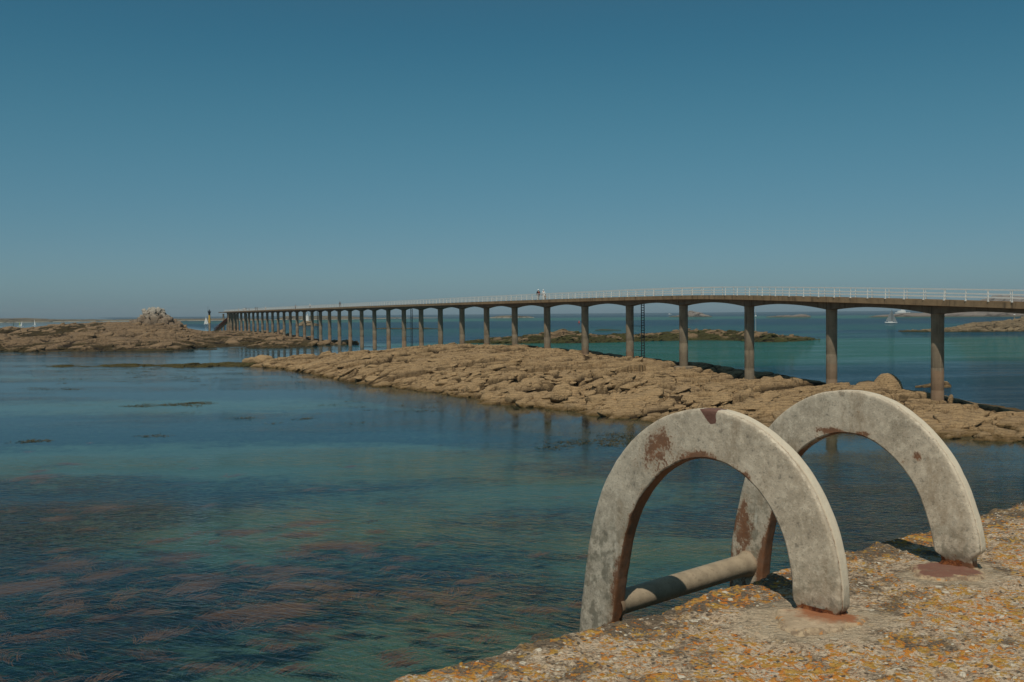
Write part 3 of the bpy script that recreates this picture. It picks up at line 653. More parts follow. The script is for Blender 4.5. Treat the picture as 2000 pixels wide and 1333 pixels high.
for px, off, lab, fc, sh_, lg, ht, sc_ in (
    (665, .8, 'person in dark clothes alone on the bridge between the couple and the white tower', tow, C_BLACK, C_NAVY, None, 1.08),
    (606.5, .7, 'person with white cap and dark trousers on the bridge above the white tower', away, C_WHITE, C_NAVY, C_WHITE, 1.0),
    (578, .5, 'person in dark grey alone on the bridge, left of the white tower', tow, C_GREY, C_BLACK, None, 1.0),
    (519.5, .6, 'person in white alone on the far bridge, right of the dark pair', tow, C_WHITE, C_TAN, C_WHITE, .98),
    (503.5, .5, 'right one of the dark clothed pair on the far bridge', away, C_BLACK, C_NAVY, None, 1.0),
    (500, .6, 'left one of the dark clothed pair on the far bridge', away, C_NAVY, C_BLACK, None, 1.03),
    (487.5, .6, 'person in blue top just right of the group near the landing', tow, C_BLUE, C_GREY, None, .95),
    (481.5, .5, 'person in dark top at the right of the group near the landing', away, C_BLACK, C_TAN, None, 1.05),
    (479, .8, 'person in white shirt in the middle of the group near the landing', tow, C_WHITE, C_TAN, None, 1.02),
    (476, .6, 'person in white shirt at the left of the group near the landing', away, C_WHITE, C_GREY, C_TAN, .95),
    (467, .6, 'person in white top with dark hair nearest the end of the bridge', tow, C_WHITE, C_TAN, None, 1.0)):
    person(nof(px), off, lab, fc, sh_, lg, ht, sc_, .2 if lg is not C_NAVY else .26, long_sleeve=(sh_ is C_BLACK))

# ------------------------------------------------------------------ boats and sea marks
B_WHITE = plain('boat_white', (.75, .75, .72), .35, .06); B_SAIL = plain('sail_white', (.72, .72, .68), .7, .05); B_DARK = plain('boat_dark', (.03, .03, .035), .4)
B_GREY = plain('sail_grey', (.34, .36, .36), .7, .08); B_GREEN = plain('sail_green', (.36, .45, .12), .7, .1); B_DGREEN = plain('sail_dark_green', (.10, .16, .13), .7, .1); B_YEL = plain('mark_yellow', (.62, .36, .06), .5, .12, 1.)
B_REDM = plain('buoy_red', (.45, .07, .05), .5)
def hull(mb, L, Bm, D):
    st = np.linspace(0, 1, 13); K = 9; vs = []
    for t in st:
        x = -L / 2 + L * t; w_ = Bm / 2 * (math.sin(min(1, t * 1.35 + .32) * math.pi / 2) if t < .5 else math.cos((t - .5) * 2 * math.pi / 2) ** .7 if t < 1 else .02); w_ = max(w_, .02)
        sh = D * (1 + .25 * (2 * t - 1) ** 2)
        for q in range(K):
            a = math.pi * q / (K - 1); vs.append((x + (.25 * (1 - math.sin(a)) if t == 1 else 0), -w_ * math.cos(a) ** 1 if True else 0, sh * .7 - (sh) * math.sin(a) ** .8))
    fs = []
    for i in range(12):
        for q in range(K - 1): fs.append((i * K + q, (i + 1) * K + q, (i + 1) * K + q + 1, i * K + q + 1))
        fs.append((i * K, i * K + K - 1, (i + 1) * K + K - 1, (i + 1) * K))
    fs += [tuple(range(K)), tuple(12 * K + q for q in range(K))[::-1]]
    mb.add(vs, fs)
def sail(mb, A, B_, C_, belly=.35, th=.04):
    """A tack, B head, C clew: curved thin cloth with both faces"""
    A, B_, C_ = map(Vector, (A, B_, C_)); n_ = (B_ - A).cross(C_ - A).normalized(); K = 8
    for s in (1, -1):
        vs = []; idx = {}
        for i in range(K + 1):
            for j in range(K + 1 - i):
                u = i / K; v = j / K; p = A + (B_ - A) * u + (C_ - A) * v; bl = belly * 4 * v * (1 - u - v) + belly * .5 * u * v
                idx[(i, j)] = len(vs); vs.append(p + n_ * (bl + s * th / 2))
        fs = []
        for i in range(K):
            for j in range(K - i):
                fs.append((idx[(i, j)], idx[(i + 1, j)], idx[(i, j + 1)]))
                if i + j < K - 1: fs.append((idx[(i + 1, j)], idx[(i + 1, j + 1)], idx[(i, j + 1)]))
        mb.add(vs, fs if s > 0 else [f[::-1] for f in fs])
def sailboat(px, py, L, H_, heel, face, main, jib, label, twin=True, hm=B_WHITE, group='sailing boats on the sea'):
    g = ground(px, py); t = empty('sailing_boat', g, face); t.rotation_euler = (R(heel), 0, face); tag(t, label, 'sailboat', group)
    mb = MB(); hull(mb, L, L * .3, L * .13); mb.build('hull', hm, t, autosm=50)
    mb = MB(); mb.box((-.05 * L, 0, L * .12), (L * .38, L * .17, L * .07)); mb.build('cabin', hm, t)
    mb = MB(); mb.tube([(L * .08, 0, L * .08), (L * .08, 0, H_)], .07 * L / 8, 6); mb.build('mast', B_DARK if L > 6 else B_WHITE, t)
    mb = MB(); mb.tube([(L * .08, 0, L * .2), (-L * .38, L * .05, L * .2)], .05, 6); mb.build('boom', B_WHITE, t)
    mb = MB(); sail(mb, (L * .06, 0, L * .22), (L * .06, 0, H_ * .98), (-L * .4, L * .07, L * .22), L * .05); mb.build('mainsail', main, t, True)
    if jib:
        mb = MB(); sail(mb, (L * .48, 0, L * .14), (L * .10, 0, H_ * .92), (L * .02, L * .1, L * .2), L * .05); mb.build('jib', jib, t, True)
    return t
sailboat(1740, 632, 8.6, 10.6, 14, R(-20), B_GREY, B_GREY, 'white sailing boat with two grey sails seen under the bridge between the nearest piers')
sailboat(403, 634, 5.6, 9.2, 4, R(200), B_SAIL, B_SAIL, 'small boat with full white sails left of the yellow and black beacon')
sailboat(67.5, 636.2, 4.6, 7.5, 0, R(170), B_SAIL, None, 'white boat with one narrow white sail off the reef')
sailboat(42.5, 638.2, 3.8, 6.0, 0, R(20), B_SAIL, None, 'dinghy with a slanting white sail beside the pale green one')
sailboat(38, 637.6, 3.6, 5.2, 0, R(190), B_GREEN, None, 'dinghy with pale green sail beside the white one')
sailboat(27, 638.6, 3.6, 5.0, 0, R(60), B_DGREEN, None, 'small dark green sailed dinghy, leftmost of the boats')
def motorboat(px, py, L, label, face=0):
    g = ground(px, py); t = empty('motor_boat', g, face); tag(t, label, 'motor boat')
    mb = MB(); hull(mb, L, L * .25, L * .13); mb.build('hull', B_WHITE, t, autosm=50)
    mb = MB(); mb.box((-L * .08, 0, L * .15), (L * .5, L * .18, L * .12)); mb.box((-L * .02, 0, L * .235), (L * .25, L * .14, L * .05)); mb.build('cabin', B_WHITE, t)
    mb = MB(); mb.tube([(-L * .05, 0, L * .2), (-L * .05, 0, L * .38)], L * .008, 6); mb.build('mast', B_WHITE, t)
motorboat(1308, 614.6, 17, 'tiny white motor boat near the horizon left of the pale islet')
motorboat(1763, 613.2, 46, 'white ferry boat just showing under the bridge behind the sailing boat')
# cardinal beacon
g = at(409.5, 648, 640); z0 = g[2]; PX = 640 / F
t = empty('beacon', (g[0], g[1], 0)); tag(t, 'yellow and black beacon column with a caged top near the end of the bridge', 'beacon')
def zpx(y): return z0 + (648 - y) * PX
mb = MB(); mb.tube([(0, 0, -2), (0, 0, zpx(632)), (0, 0, zpx(631))], [.68, .66, .5], 16); mb.build('base_column', M_PIER, t, autosm=40)
mb = MB(); mb.tube([(0, 0, zpx(631)), (0, 0, zpx(616))], [.66, .64], 16); mb.build('yellow_band', B_YEL, t, autosm=40)
mb = MB(); mb.tube([(0, 0, zpx(616)), (0, 0, zpx(613)), (0, 0, zpx(609.4)), (0, 0, zpx(608.8))], [.6, .6, 1.05, 1.1], 16); mb.build('black_gallery', B_DARK, t, autosm=40)
mb = MB(); mb.tube([(0, 0, zpx(608.8)), (0, 0, zpx(607)), (0, 0, zpx(604.5))], [.35, .3, .12], 10); mb.tube([(-.85, 0, zpx(609)), (-.85, 0, zpx(599))], .07, 6)
for a in range(8): mb.tube([(1.05 * math.cos(a * .785), 1.05 * math.sin(a * .785), zpx(609)), (1.05 * math.cos(a * .785), 1.05 * math.sin(a * .785), zpx(606.9))], .04, 4)
mb.build('topmark', B_DARK, t, autosm=40)
# white tower on its rock
g = at(600.5, 626.5, 930); Q = 930 / F
t = empty('sea_tower', g); tag(t, 'squat white round tower on a small rock seen between far piers', 'tower')
mb = MB(); mb.tube([(0, 0, -1), (0, 0, 9.6 * Q)], [3.7 * Q, 3.5 * Q], 24); mb.build('tower_wall', plain('tower_white', (.8, .79, .74), .7, .06), t, autosm=40)
mb = MB(); mb.tube([(0, 0, 9.6 * Q), (0, 0, 10.2 * Q), (0, 0, 10.3 * Q)], [3.8 * Q, 3.8 * Q, 3.4 * Q], 24); mb.tube([(0, 0, 10.2 * Q), (0, 0, 13.5 * Q)], .25, 8); mb.build('tower_roof', B_WHITE, t, autosm=40)
mb = MB(); mb.tube([(0, 0, -1.2), (0, 0, -.2)], [4.6 * Q, 4.2 * Q], 20); mb.build('tower_base', M_PIER, t, autosm=40)
# thin pole beacon behind the islet, post on the right islet, buoy
g = at(1476, 652, 420); q = 420 / F
t = empty('pole_beacon', (g[0], g[1], 0)); tag(t, 'thin pale pole mark rising behind the islet beside a pier', 'pole mark')
mb = MB(); mb.tube([(0, 0, -1), (0, 0, EYE + 8 * q)], [.12, .07], 8); mb.build('pole', plain('pole_grey', (.45, .47, .45), .6), t)
mb = MB(); mb.tube([(0, 0, EYE - 9 * q), (0, 0, EYE - 6.5 * q)], [.35, .35], 10); mb.build('daymark', B_WHITE, t)
g = at(1981, 629, 470); q = 470 / F
t = empty('post_mark', (g[0], g[1], g[2] - 1)); tag(t, 'thin post standing on the rocky point at the right edge', 'post mark')
mb = MB(); mb.tube([(0, 0, 0), (0, 0, 1 + 13 * q)], [.3, .2], 8); mb.build('post', M_PIER, t); mb = MB(); mb.tube([(0, 0, 1 + 13 * q), (0, 0, 1 + 15 * q)], [.45, .4], 8); mb.build('post_cap', B_WHITE, t)
g = ground(1131, 631.5); t = empty('buoy', g); tag(t, 'small red buoy floating on the blue sea behind the bridge', 'buoy')
mb = MB(); mb.tube([(0, 0, -.4), (0, 0, .5), (0, 0, .6)], [1.1, 1.2, .8], 14); mb.build('float', B_REDM, t, autosm=40)
mb = MB(); mb.tube([(0, 0, .6), (0, 0, 2.0), (0, 0, 2.6)], [.7, .4, .1], 10); mb.build('topmark', B_REDM, t, autosm=40)

# ------------------------------------------------------------------ seaweed
M_WEED = plain('seaweed_brown', (.29, .10, .05), .6, .35, 3)
M_WEED2 = plain('seaweed_olive', (.075, .06, .022), .6, .45, 4)
def ribbons(name, clumps, mat, seedv):
    rg_ = np.random.RandomState(seedv); V = []; Fc = []
    for (x, y, a0, ln, nst, spread, z0) in clumps:
        bend = rg_.normal(0, .8); lobe = [rg_.normal(0, .35) for _ in range(4)]
        for _ in range(nst):
            ox, oy = rg_.normal(0, spread, 2); oy *= .35
            ca, sa = math.cos(a0), math.sin(a0)
            px = x + ox * ca - oy * sa; py = y + ox * sa + oy * ca
            li = rg_.randint(4); a = a0 + lobe[li] + rg_.normal(0, .10); L = ln * rg_.uniform(.25, 1.15); px += math.cos(a0 + 2 * lobe[li]) * ln * .25 * li; seg = 9; w0 = rg_.uniform(.006, .016); z = min(z0 + rg_.uniform(-.05, .05), -.012)
            cb = bend + rg_.normal(0, .2); wob = rg_.uniform(0, 6); b0 = len(V)
            for k_ in range(seg + 1):
                t_ = k_ / seg; ww = w0 * (1 - t_ * .8) ; nx, ny = -math.sin(a), math.cos(a)
                zz = min(z - .10 * (1 - t_) ** 2, -.01)
                V.append((px + nx * ww, py + ny * ww, zz)); V.append((px - nx * ww, py - ny * ww, zz - .004))
                a += (cb + .7 * math.sin(li * 2 + t_ * 7)) / seg; px += math.cos(a) * L / seg; py += math.sin(a) * L / seg
            for k_ in range(seg): Fc.append((b0 + 2 * k_, b0 + 2 * k_ + 1, b0 + 2 * k_ + 3, b0 + 2 * k_ + 2))
    return mesh(name, V, Fc, mat, None, True)
rs_ = np.random.RandomState(3); cl = []
tries = 0
while len(cl) < 380 and tries < 20000:
    tries += 1
    px = rs_.uniform(-120, 1350); py = 850 + 520 * rs_.random_sample() ** .7
    g = ground(px, py)
    if g[1] < 15: continue
    den = (.10 if px > 700 else .2) + .75 * math.exp(-(px / 520.) ** 2) * sm(880, 1050, py) + .25 * sm(600, 300, abs(px - 300)) 
    nzv = float(fbm(np.array([g[0] / 6.]), np.array([g[1] / 5.]), 8, 3)[0])
    if rs_.random_sample() > (den * (.05 + 2.6 * max(0, nzv - .02)) if len(cl) % 3 else .35): continue
    big = rs_.random_sample() < (.16 if px < 650 else .03)
    cl.append((g[0], g[1], R(rs_.normal(18, 26)) + (math.pi if rs_.random_sample() < .4 else 0), rs_.uniform(.7, 1.4) if big else rs_.uniform(.3, .85), int(rs_.uniform(120, 300)) if big else int(rs_.uniform(25, 80)), rs_.uniform(.25, .6) if big else .2, -rs_.uniform(.02, .12)))
ws = ribbons('seaweed_strands', cl, M_WEED, 4); tag(ws, 'brown ribbon seaweed drifting just under the surface', kind='stuff')
# olive weed lying on the surface
cl = []
for (px, py, rx_, ry_, cnt) in ((350, 791, 42, 3, 26), (390, 787, 25, 2, 14), (270, 794, 28, 1.5, 8), (60, 862.5, 12, 1.5, 7), (300, 853, 10, 1.5, 4), (75, 760, 30, 3, 8), (140, 761, 30, 2, 6), (300, 735, 150, 8, 26), (330, 722, 190, 5, 44), (250, 745, 240, 6, 14), (110, 716, 60, 4, 14),
                                (600, 735, 60, 10, 8), (480, 817, 6, 1, 3), (600, 818, 15, 1.5, 3), (1100, 868, 40, 8, 12), (1210, 862, 60, 14, 30), (700, 800, 200, 30, 12), (830, 800, 40, 8, 5)):
    for _ in range(cnt):
        g = ground(px + rs_.normal(0, rx_ / 1.6), py + rs_.normal(0, ry_ / 1.6)); cl.append((g[0], g[1], R(rs_.uniform(-25, 25)), rs_.uniform(.5, 1.5), 16, .6, -.01))
def mats_(name, clumps, mat, seedv):
    """low heaps of fronds that break the surface"""
    rg_ = np.random.RandomState(seedv); V = []; Fc = []
    for (x, y, a0, ln, nst, spread, _) in clumps:
        for _ in range(nst):
            px = x + rg_.normal(0, spread); py = y + rg_.normal(0, spread * .8); a = rg_.uniform(0, 6.3); L = rg_.uniform(.12, .4) * ln; w_ = rg_.uniform(.02, .06)
            z = rg_.uniform(-.01, .035); b0 = len(V); nx, ny = -math.sin(a), math.cos(a)
            for t_ in (0, .5, 1):
                q = 1 - abs(t_ - .4); zz = z + (.03 * math.sin(t_ * 3.1))
                V.append((px + math.cos(a) * L * t_ + nx * w_ * q, py + math.sin(a) * L * t_ + ny * w_ * q, zz)); V.append((px + math.cos(a) * L * t_ - nx * w_ * q, py + math.sin(a) * L * t_ - ny * w_ * q, zz - .01))
            Fc += [(b0, b0 + 1, b0 + 3, b0 + 2), (b0 + 2, b0 + 3, b0 + 5, b0 + 4)]
    return mesh(name, V, Fc, mat, None, True)
fw = mats_('floating_seaweed', cl, M_WEED2, 9); tag(fw, 'dark olive weed lying in patches on the water', kind='stuff')

# ------------------------------------------------------------------ quay
QH = .55; QZ = EYE - QH
ED = Vector((.76742385, .64114011, 0)); PN = Vector((-.64114011, .76742385, 0)); TE = 1.25397   # edge lies TE metres outward of the camera
def qp(s, t, z=0): return ED * s + PN * (TE + t) + Vector((0, 0, QZ + z))
sv = np.concatenate([-np.geomspace(60, .05, 40) + .15, np.arange(.2, 3.3, .0042), 3.3 + np.geomspace(.05, 60, 40)])
tv = np.concatenate([-np.geomspace(6, .01, 30) - .78, np.arange(-.78, -.02, .0042)])
sw = np.concatenate([np.stack([tv, np.zeros_like(tv)], 1),
                     np.array([[-.02 + .022 * math.sin(a), -.022 + .022 * math.cos(a)] for a in np.linspace(0, math.pi / 2, 12)]),
                     np.array([[.002, -.022 - d] for d in np.concatenate([np.arange(.005, .12, .006), np.geomspace(.13, 12.5, 40)])])])
S, K_ = np.meshgrid(sv, np.arange(len(sw))); Tt = sw[K_, 0]; Zt = sw[K_, 1]
arc = np.concatenate([[0], np.cumsum(np.hypot(np.diff(sw[:, 0]), np.diff(sw[:, 1])))])[K_]
fine = sm(-.3, .2, S) * (1 - sm(3.2, 3.6, S))
edge = np.exp(-((Tt + .0) / .05) ** 2) * np.exp(-np.clip(-Zt, 0, 9) / .3)
c1 = cell(S / .016, arc / .016, 3); c2 = cell(S / .006 * .7, arc / .006 * .7, 8); c3 = cell(S / .045 + fbm(S / .05, arc / .05, 2, 2) * .5, arc / .045, 13)
hd = .0022 * sm(.6, .1, c1[0]) * (c1[4] > .45) + .0012 * sm(.6, .1, c2[0]) + .004 * fbm(S / .05, arc / .05, 20, 4) + .008 * fbm(S / .35, arc / .35, 23, 3) - .003 * (c3[4] > .8) * sm(.5, .2, c3[0]) + .0025 * (c1[5] > .9) * sm(.55, .1, c1[0])
hd = hd + edge * (.014 * fbm(S / .09, arc / .09, 41, 4) - .010 * sm(.1, .6, fbm(S / .22, arc * 0, 43, 3)))
# smooth cement surface round the ladder feet
for (ss, tt) in ((1.56, -.245), (2.04, -.245)):
    dd = np.hypot((S - ss) / .16, (Tt - tt) / .13); hd = hd * (1 - .75 * (1 - sm(.7, 1.1, dd)))
aa = np.clip(-Zt / .022, 0, 1); nt = np.where(Zt < -.0001, np.clip(aa, 0, 1), 0); nzz = 1 - nt
lin = np.hypot(nt, nzz); nt = nt / lin; nzz = nzz / lin
Tq = Tt + hd * nt + edge * .010 * fbm(S / .4, S * 0, 44, 2); Zq = Zt + hd * nzz
edv = np.array(ED); pnv = np.array(PN)
P = S[..., None] * edv + (TE + Tq)[..., None] * pnv + np.array([0, 0, QZ]) + Zq[..., None] * np.array([0, 0, 1.])
m, n, l, b = nmat('lichen_concrete', .92, .2); k = N(m)
p_ = k.pos()
nA = k.noise(3.2, 5, .65); nB = k.noise(22, 5, .7); nC = k.noise(75, 4, .7); nD = k.noise(9, 5, .7); nE = k.noise(200, 3, .7)
c = k.mix(k.ramp(nB, .3, .7), (.52, .385, .26), (.66, .53, .38))
c = k.mix(k.ramp(nC, .50, .62, 0, .85), c, (.17, .12, .075))
c = k.mix(k.ramp(nC, .46, .34, 0, .5), c, (.66, .57, .42))
c = k.mix(k.ramp(nE, .53, .62, 0, .75), c, (.13, .095, .06))
# dark crust lichen, thickest near the edge
eg = k.attr('edge')
dk = k.m('ADD', k.m('MULTIPLY', nD, .75), k.m('ADD', k.m('MULTIPLY', eg, .16), k.m('MULTIPLY', nC, .25)))
c = k.mix(k.ramp(dk, .50, .62, 0, .85), c, (.105, .08, .055))
# orange lichen
og = k.m('ADD', k.m('MULTIPLY', nA, .55), k.m('ADD', k.m('MULTIPLY', nB, .55), k.m('MULTIPLY', nC, .9)))
og = k.m('SUBTRACT', og, k.m('MULTIPLY', k.attr('cement'), .35))
oc = k.mix(k.ramp(nB, .4, .6), (.66, .20, .025), (.50, .30, .07))
c = k.mix(k.ramp(og, 1.03, 1.07, 0, .95), c, oc)
c = k.mix(k.m('MULTIPLY', k.ramp(k.vor(55), .33, .2), k.ramp(nB, .50, .60)), c, (.55, .21, .03))
c = k.mix(k.m('MULTIPLY', k.ramp(k.noise(30, 5, .75, k.pos((1, 1, 1), 1.)), .55, .62), .4), c, (.45, .27, .08))
# white shell and quartz grains
vv = k.vor(120, 'F1'); vr = k.xyz(k.vor(120, 'F1', out=1))[0]
c = k.mix(k.m('MULTIPLY', k.ramp(vv, .42, .28), k.m('GREATER_THAN', vr, .88)), c, (.66, .60, .47))
wv_ = k.n.new('ShaderNodeVectorMath'); wv_.operation = 'MULTIPLY_ADD'; l.new(k.noise(60, 3, .6, None, 0, True), wv_.inputs[0]); wv_.inputs[1].default_value = (.02, .02, .02); l.new(p_, wv_.inputs[2])
vv = k.vor(42, 'F1', wv_.outputs[0]); vr = k.xyz(k.vor(42, 'F1', wv_.outputs[0], out=1))[0]
c = k.mix(k.m('MULTIPLY', k.ramp(vv, .36, .22), k.m('GREATER_THAN', vr, .88)), c, (.70, .63, .50))
vv = k.vor(90, 'F1'); vr = k.xyz(k.vor(90, 'F1', out=1))[1]
c = k.mix(k.m('MULTIPLY', k.ramp(vv, .4, .25), k.m('GREATER_THAN', vr, .80)), c, (.12, .095, .07))
c = k.mix(k.m('MULTIPLY', k.attr('cement'), k.ramp(nB, .35, .6, .45, .85)), c, (.48, .39, .27))
l.new(c, b.inputs['Base Color'])
hb = k.m('ADD', k.m('MULTIPLY', nC, 1.), k.m('ADD', k.m('MULTIPLY', nE, .35), k.m('MULTIPLY', k.vor(120), -.5)))
l.new(k.bump(hb, .010, 1.), b.inputs['Normal'])
cem = np.zeros_like(S)
for (ss, tt, rr) in ((1.53, -.25, .17), (2.03, -.25, .13)):
    dd = np.hypot((S - ss) / rr, (Tt - tt) / (rr * .75)) + .3 * fbm(S / .05, Tt / .05, 60, 3); cem = np.maximum(cem, 1 - sm(.65, 1.1, dd))
quay = gridmesh('quay', P, m, attrs={'edge': np.exp(np.minimum(Tt, 0) / .12), 'cement': cem}); tag(quay, 'rough concrete quay edge crusted with orange and grey lichen', 'quay')

# mortar collars round the ladder feet
def patch(s0, t0, rs, rt, seedv, mat, label, hgt=.0045):
    nu, nv = 90, 26; th = np.linspace(0, 2 * math.pi, nu); r = np.linspace(0, 1, nv); T2, R2 = np.meshgrid(th, r)
    w_ = 1 + .34 * fbm(np.cos(T2) * 1.2 + 5, np.sin(T2) * 1.2 + 5, seedv, 3) + .10 * fbm(np.cos(T2) * 5, np.sin(T2) * 5, seedv + 3, 2)
    x = np.cos(T2) * R2 * rs * w_; y = np.sin(T2) * R2 * rt * w_
    z = hgt * (1 - sm(.90, 1., R2)) + .0035 * fbm(x / .03, y / .03, seedv + 9, 3) - .004 * sm(.9, 1, R2) + .003 * (1 - R2)
    P = (s0 + x)[..., None] * edv + (TE + t0 + y)[..., None] * pnv + np.array([0, 0, QZ + .001]) + z[..., None] * np.array([0, 0, 1.]); P[:, -1] = P[:, 0]
    dist_ = np.hypot(x - .02, y) / .1
    o = gridmesh('mortar_collar', P, mat, quay, attrs={'r': R2}); o['label'] = label; return o
def mortar(name, base, rust, f0, fx, fy):
    m, n, l, b = nmat(name, .85, .25); k = N(m)
    c = k.mix(k.ramp(k.noise(18, 5, .65), .35, .65), base, tuple(x * .72 for x in base))
    c = k.mix(k.ramp(k.noise(120, 3), .58, .7, 0, .5), c, (.2, .15, .1))
    cc = k.n.new('ShaderNodeVectorMath'); cc.operation = 'DISTANCE'; l.new(k.pos(), cc.inputs[0]); cc.inputs[1].default_value = f0
    d = k.m('ADD', cc.outputs['Value'], k.m('MULTIPLY', k.m('SUBTRACT', k.noise(28, 4, .6), .5), .09))
    c = k.mix(k.ramp(d, fx, fy, .92, 0), c, rust)
    rr_ = k.m('ADD', k.attr('r'), k.m('MULTIPLY', k.m('SUBTRACT', k.noise(35, 5, .7), .5), 1.1))
    sp = k.mix(k.ramp(k.noise(60, 4, .7), .42, .6), (.50, .38, .24), (.24, .17, .11)); sp = k.mix(k.ramp(k.noise(45, 4, .7), .58, .64), sp, (.6, .25, .05))
    c = k.mix(k.ramp(rr_, .72, .92, 0, .9), c, sp)
    c = k.mix(k.ramp(k.noise(40, 4, .65), .52, .66, 0, .45), c, (.22, .15, .10))
    l.new(c, b.inputs['Base Color']); l.new(k.bump(k.noise(60, 5, .7), .003, 1), b.inputs['Normal']); return m
a_ = qp(1.575, -.255, .01); patch(1.530, -.258, .098, .066, 3, mortar('mortar_pale', (.52, .40, .27), (.30, .11, .045), tuple(a_), .038, .075), 'pale mortar collar with a red rust stain')
a_ = qp(2.04, -.235, .01); patch(2.035, -.246, .088, .066, 7, mortar('mortar_red', (.40, .31, .22), (.19, .085, .06), tuple(a_), .085, .12), 'purplish rust-red stained mortar collar')

# ------------------------------------------------------------------ galvanised quay ladder
def galv(name):
    m, n, l, b = nmat(name, .62, .35); k = N(m)
    o_ = k.pos(obj=True)
    n1 = k.noise(9, 5, .65, o_); n2 = k.noise(60, 5, .7, o_); n3 = k.noise(210, 3, .7, o_)
    c = k.mix(k.ramp(n1, .32, .68), (.42, .355, .265), (.64, .555, .43))
    c = k.mix(k.ramp(n2, .48, .64, 0, .6), c, (.78, .69, .54))
    c = k.mix(k.ramp(n2, .44, .3, 0, .6), c, (.13, .12, .10))
    c = k.mix(k.ramp(n3, .56, .68, 0, .5), c, (.17, .145, .11))
    c = k.mix(k.ramp(n3, .42, .32, 0, .5), c, (.47, .44, .38))
    wz_ = k.xyz(k.pos())[2]; ft = k.m('MULTIPLY', k.ramp(wz_, QZ + .14, QZ + .02), k.ramp(k.noise(38, 4, .6, o_), .45, .6))
    c = k.mix(k.m('MULTIPLY', ft, .7), c, (.17, .155, .11))
    c = k.mix(k.m('MULTIPLY', k.ramp(wz_, QZ + .16, QZ + .0), k.ramp(k.noise(26, 4, .6, k.pos((1, 1, .3))), .55, .68, 0, .7)), c, (.75, .70, .58))
    c = k.mix(k.ramp(k.noise(16, 5, .7, k.pos((1, 1, .45))), .52, .72, 0, .55), c, (.30, .22, .14))
    c = k.mix(k.m('MULTIPLY', k.attr('lit_rim'), k.ramp(n2, .3, .6, .95, .6)), c, (.74, .66, .51))  # outer side face painted paler, the way the sun lights it
    rz = k.m('ADD', k.attr('rust'), k.m('ADD', k.m('MULTIPLY', k.m('SUBTRACT', n2, .5), 1.3), k.m('MULTIPLY', k.m('SUBTRACT', n3, .5), .7)))
    rc = k.mix(k.ramp(n2, .35, .65), (.21, .065, .022), (.12, .038, .018))
    c = k.mix(k.ramp(rz, .36, .62, 0, .9), c, rc)
    c = k.mix(k.ramp(rz, .2, .42, 0, .22), c, (.34, .20, .10))
    pz = k.m('ADD', k.attr('plaque'), k.m('MULTIPLY', k.m('SUBTRACT', n2, .5), 1.3))
    c = k.mix(k.ramp(pz, .5, .6, 0, .88), c, (.115, .03, .02))
    l.new(c, b.inputs['Base Color'])
    l.new(k.bump(k.m('ADD', n3, k.m('MULTIPLY', n2, 1.4)), .0009, .8), b.inputs['Normal'])
    b.inputs['Metallic'].default_value = 0.; return m
M_GALV = galv('galvanised_steel')
def path(pts):
    cp_ = np.array(pts); tt = np.concatenate([[0], np.cumsum(np.hypot(*np.diff(cp_, axis=0).T))])
    ts = np.concatenate([np.arange(0, 1.25, .006), np.geomspace(1.26, tt[-1], 30)])
    cw = np.interp(ts, tt, cp_[:, 0]); ch_ = np.interp(ts, tt, cp_[:, 1])
    for _ in range(30):
        cw[1:-1] = (cw[:-2] + 2 * cw[1:-1] + cw[2:]) / 4; ch_[1:-1] = (ch_[:-2] + 2 * ch_[1:-1] + ch_[2:]) / 4
    return ts, cw, ch_
PATHS = {1: path([(.0, .0), (.0, .03), (.002, .065), (.012, .12), (.032, .17), (.058, .212), (.093, .25), (.140, .282), (.190, .302), (.240, .309), (.292, .304), (.350, .287), (.405, .253), (.455, .205), (.498, .145), (.525, .075), (.543, .0), (.558, -.08), (.570, -.16), (.580, -.30), (.582, -.6), (.582, -2.5)]),
         2: path([(-.02, 0), (-.017, .03), (-.012, .07), (0, .115), (.017, .16), (.045, .21), (.09, .26), (.15, .30), (.21, .318), (.27, .317), (.33, .300), (.385, .268), (.43, .222), (.465, .165), (.488, .10), (.504, .04), (.518, -.02), (.526, -.08), (.53, -.16), (.53, -.6), (.53, -2.5)])}
HB = .050; TK = .036
sec = []      # (radial, thickness) closed loop, with a fine weld groove along the outer face
bv = .004
for r_ in np.linspace(-HB + bv, HB - bv, 15): sec.append((r_, 0.))
sec += [(HB - bv * .3, bv * .3), (HB, bv), (HB, .0070), (HB - .0045, .0100), (HB, .0130)]
for q in np.linspace(.016, TK - bv, 5): sec.append((HB, q))
sec += [(HB - bv * .3, TK - bv * .3)]
for r_ in np.linspace(HB - bv, -HB + bv, 9): sec.append((r_, TK))
sec += [(-HB + bv * .3, TK - bv * .3)]
for q in np.linspace(TK - bv, bv, 6): sec.append((-HB, q))
sec += [(-HB + bv * .3, bv * .3)]
sec = np.array(sec)
lad = empty('quay_ladder', qp(1.573, -.23)); tag(lad, 'weathered galvanised ladder top with two rusty arched handrails over the quay edge', 'ladder')
LO = Vector(lad.location)
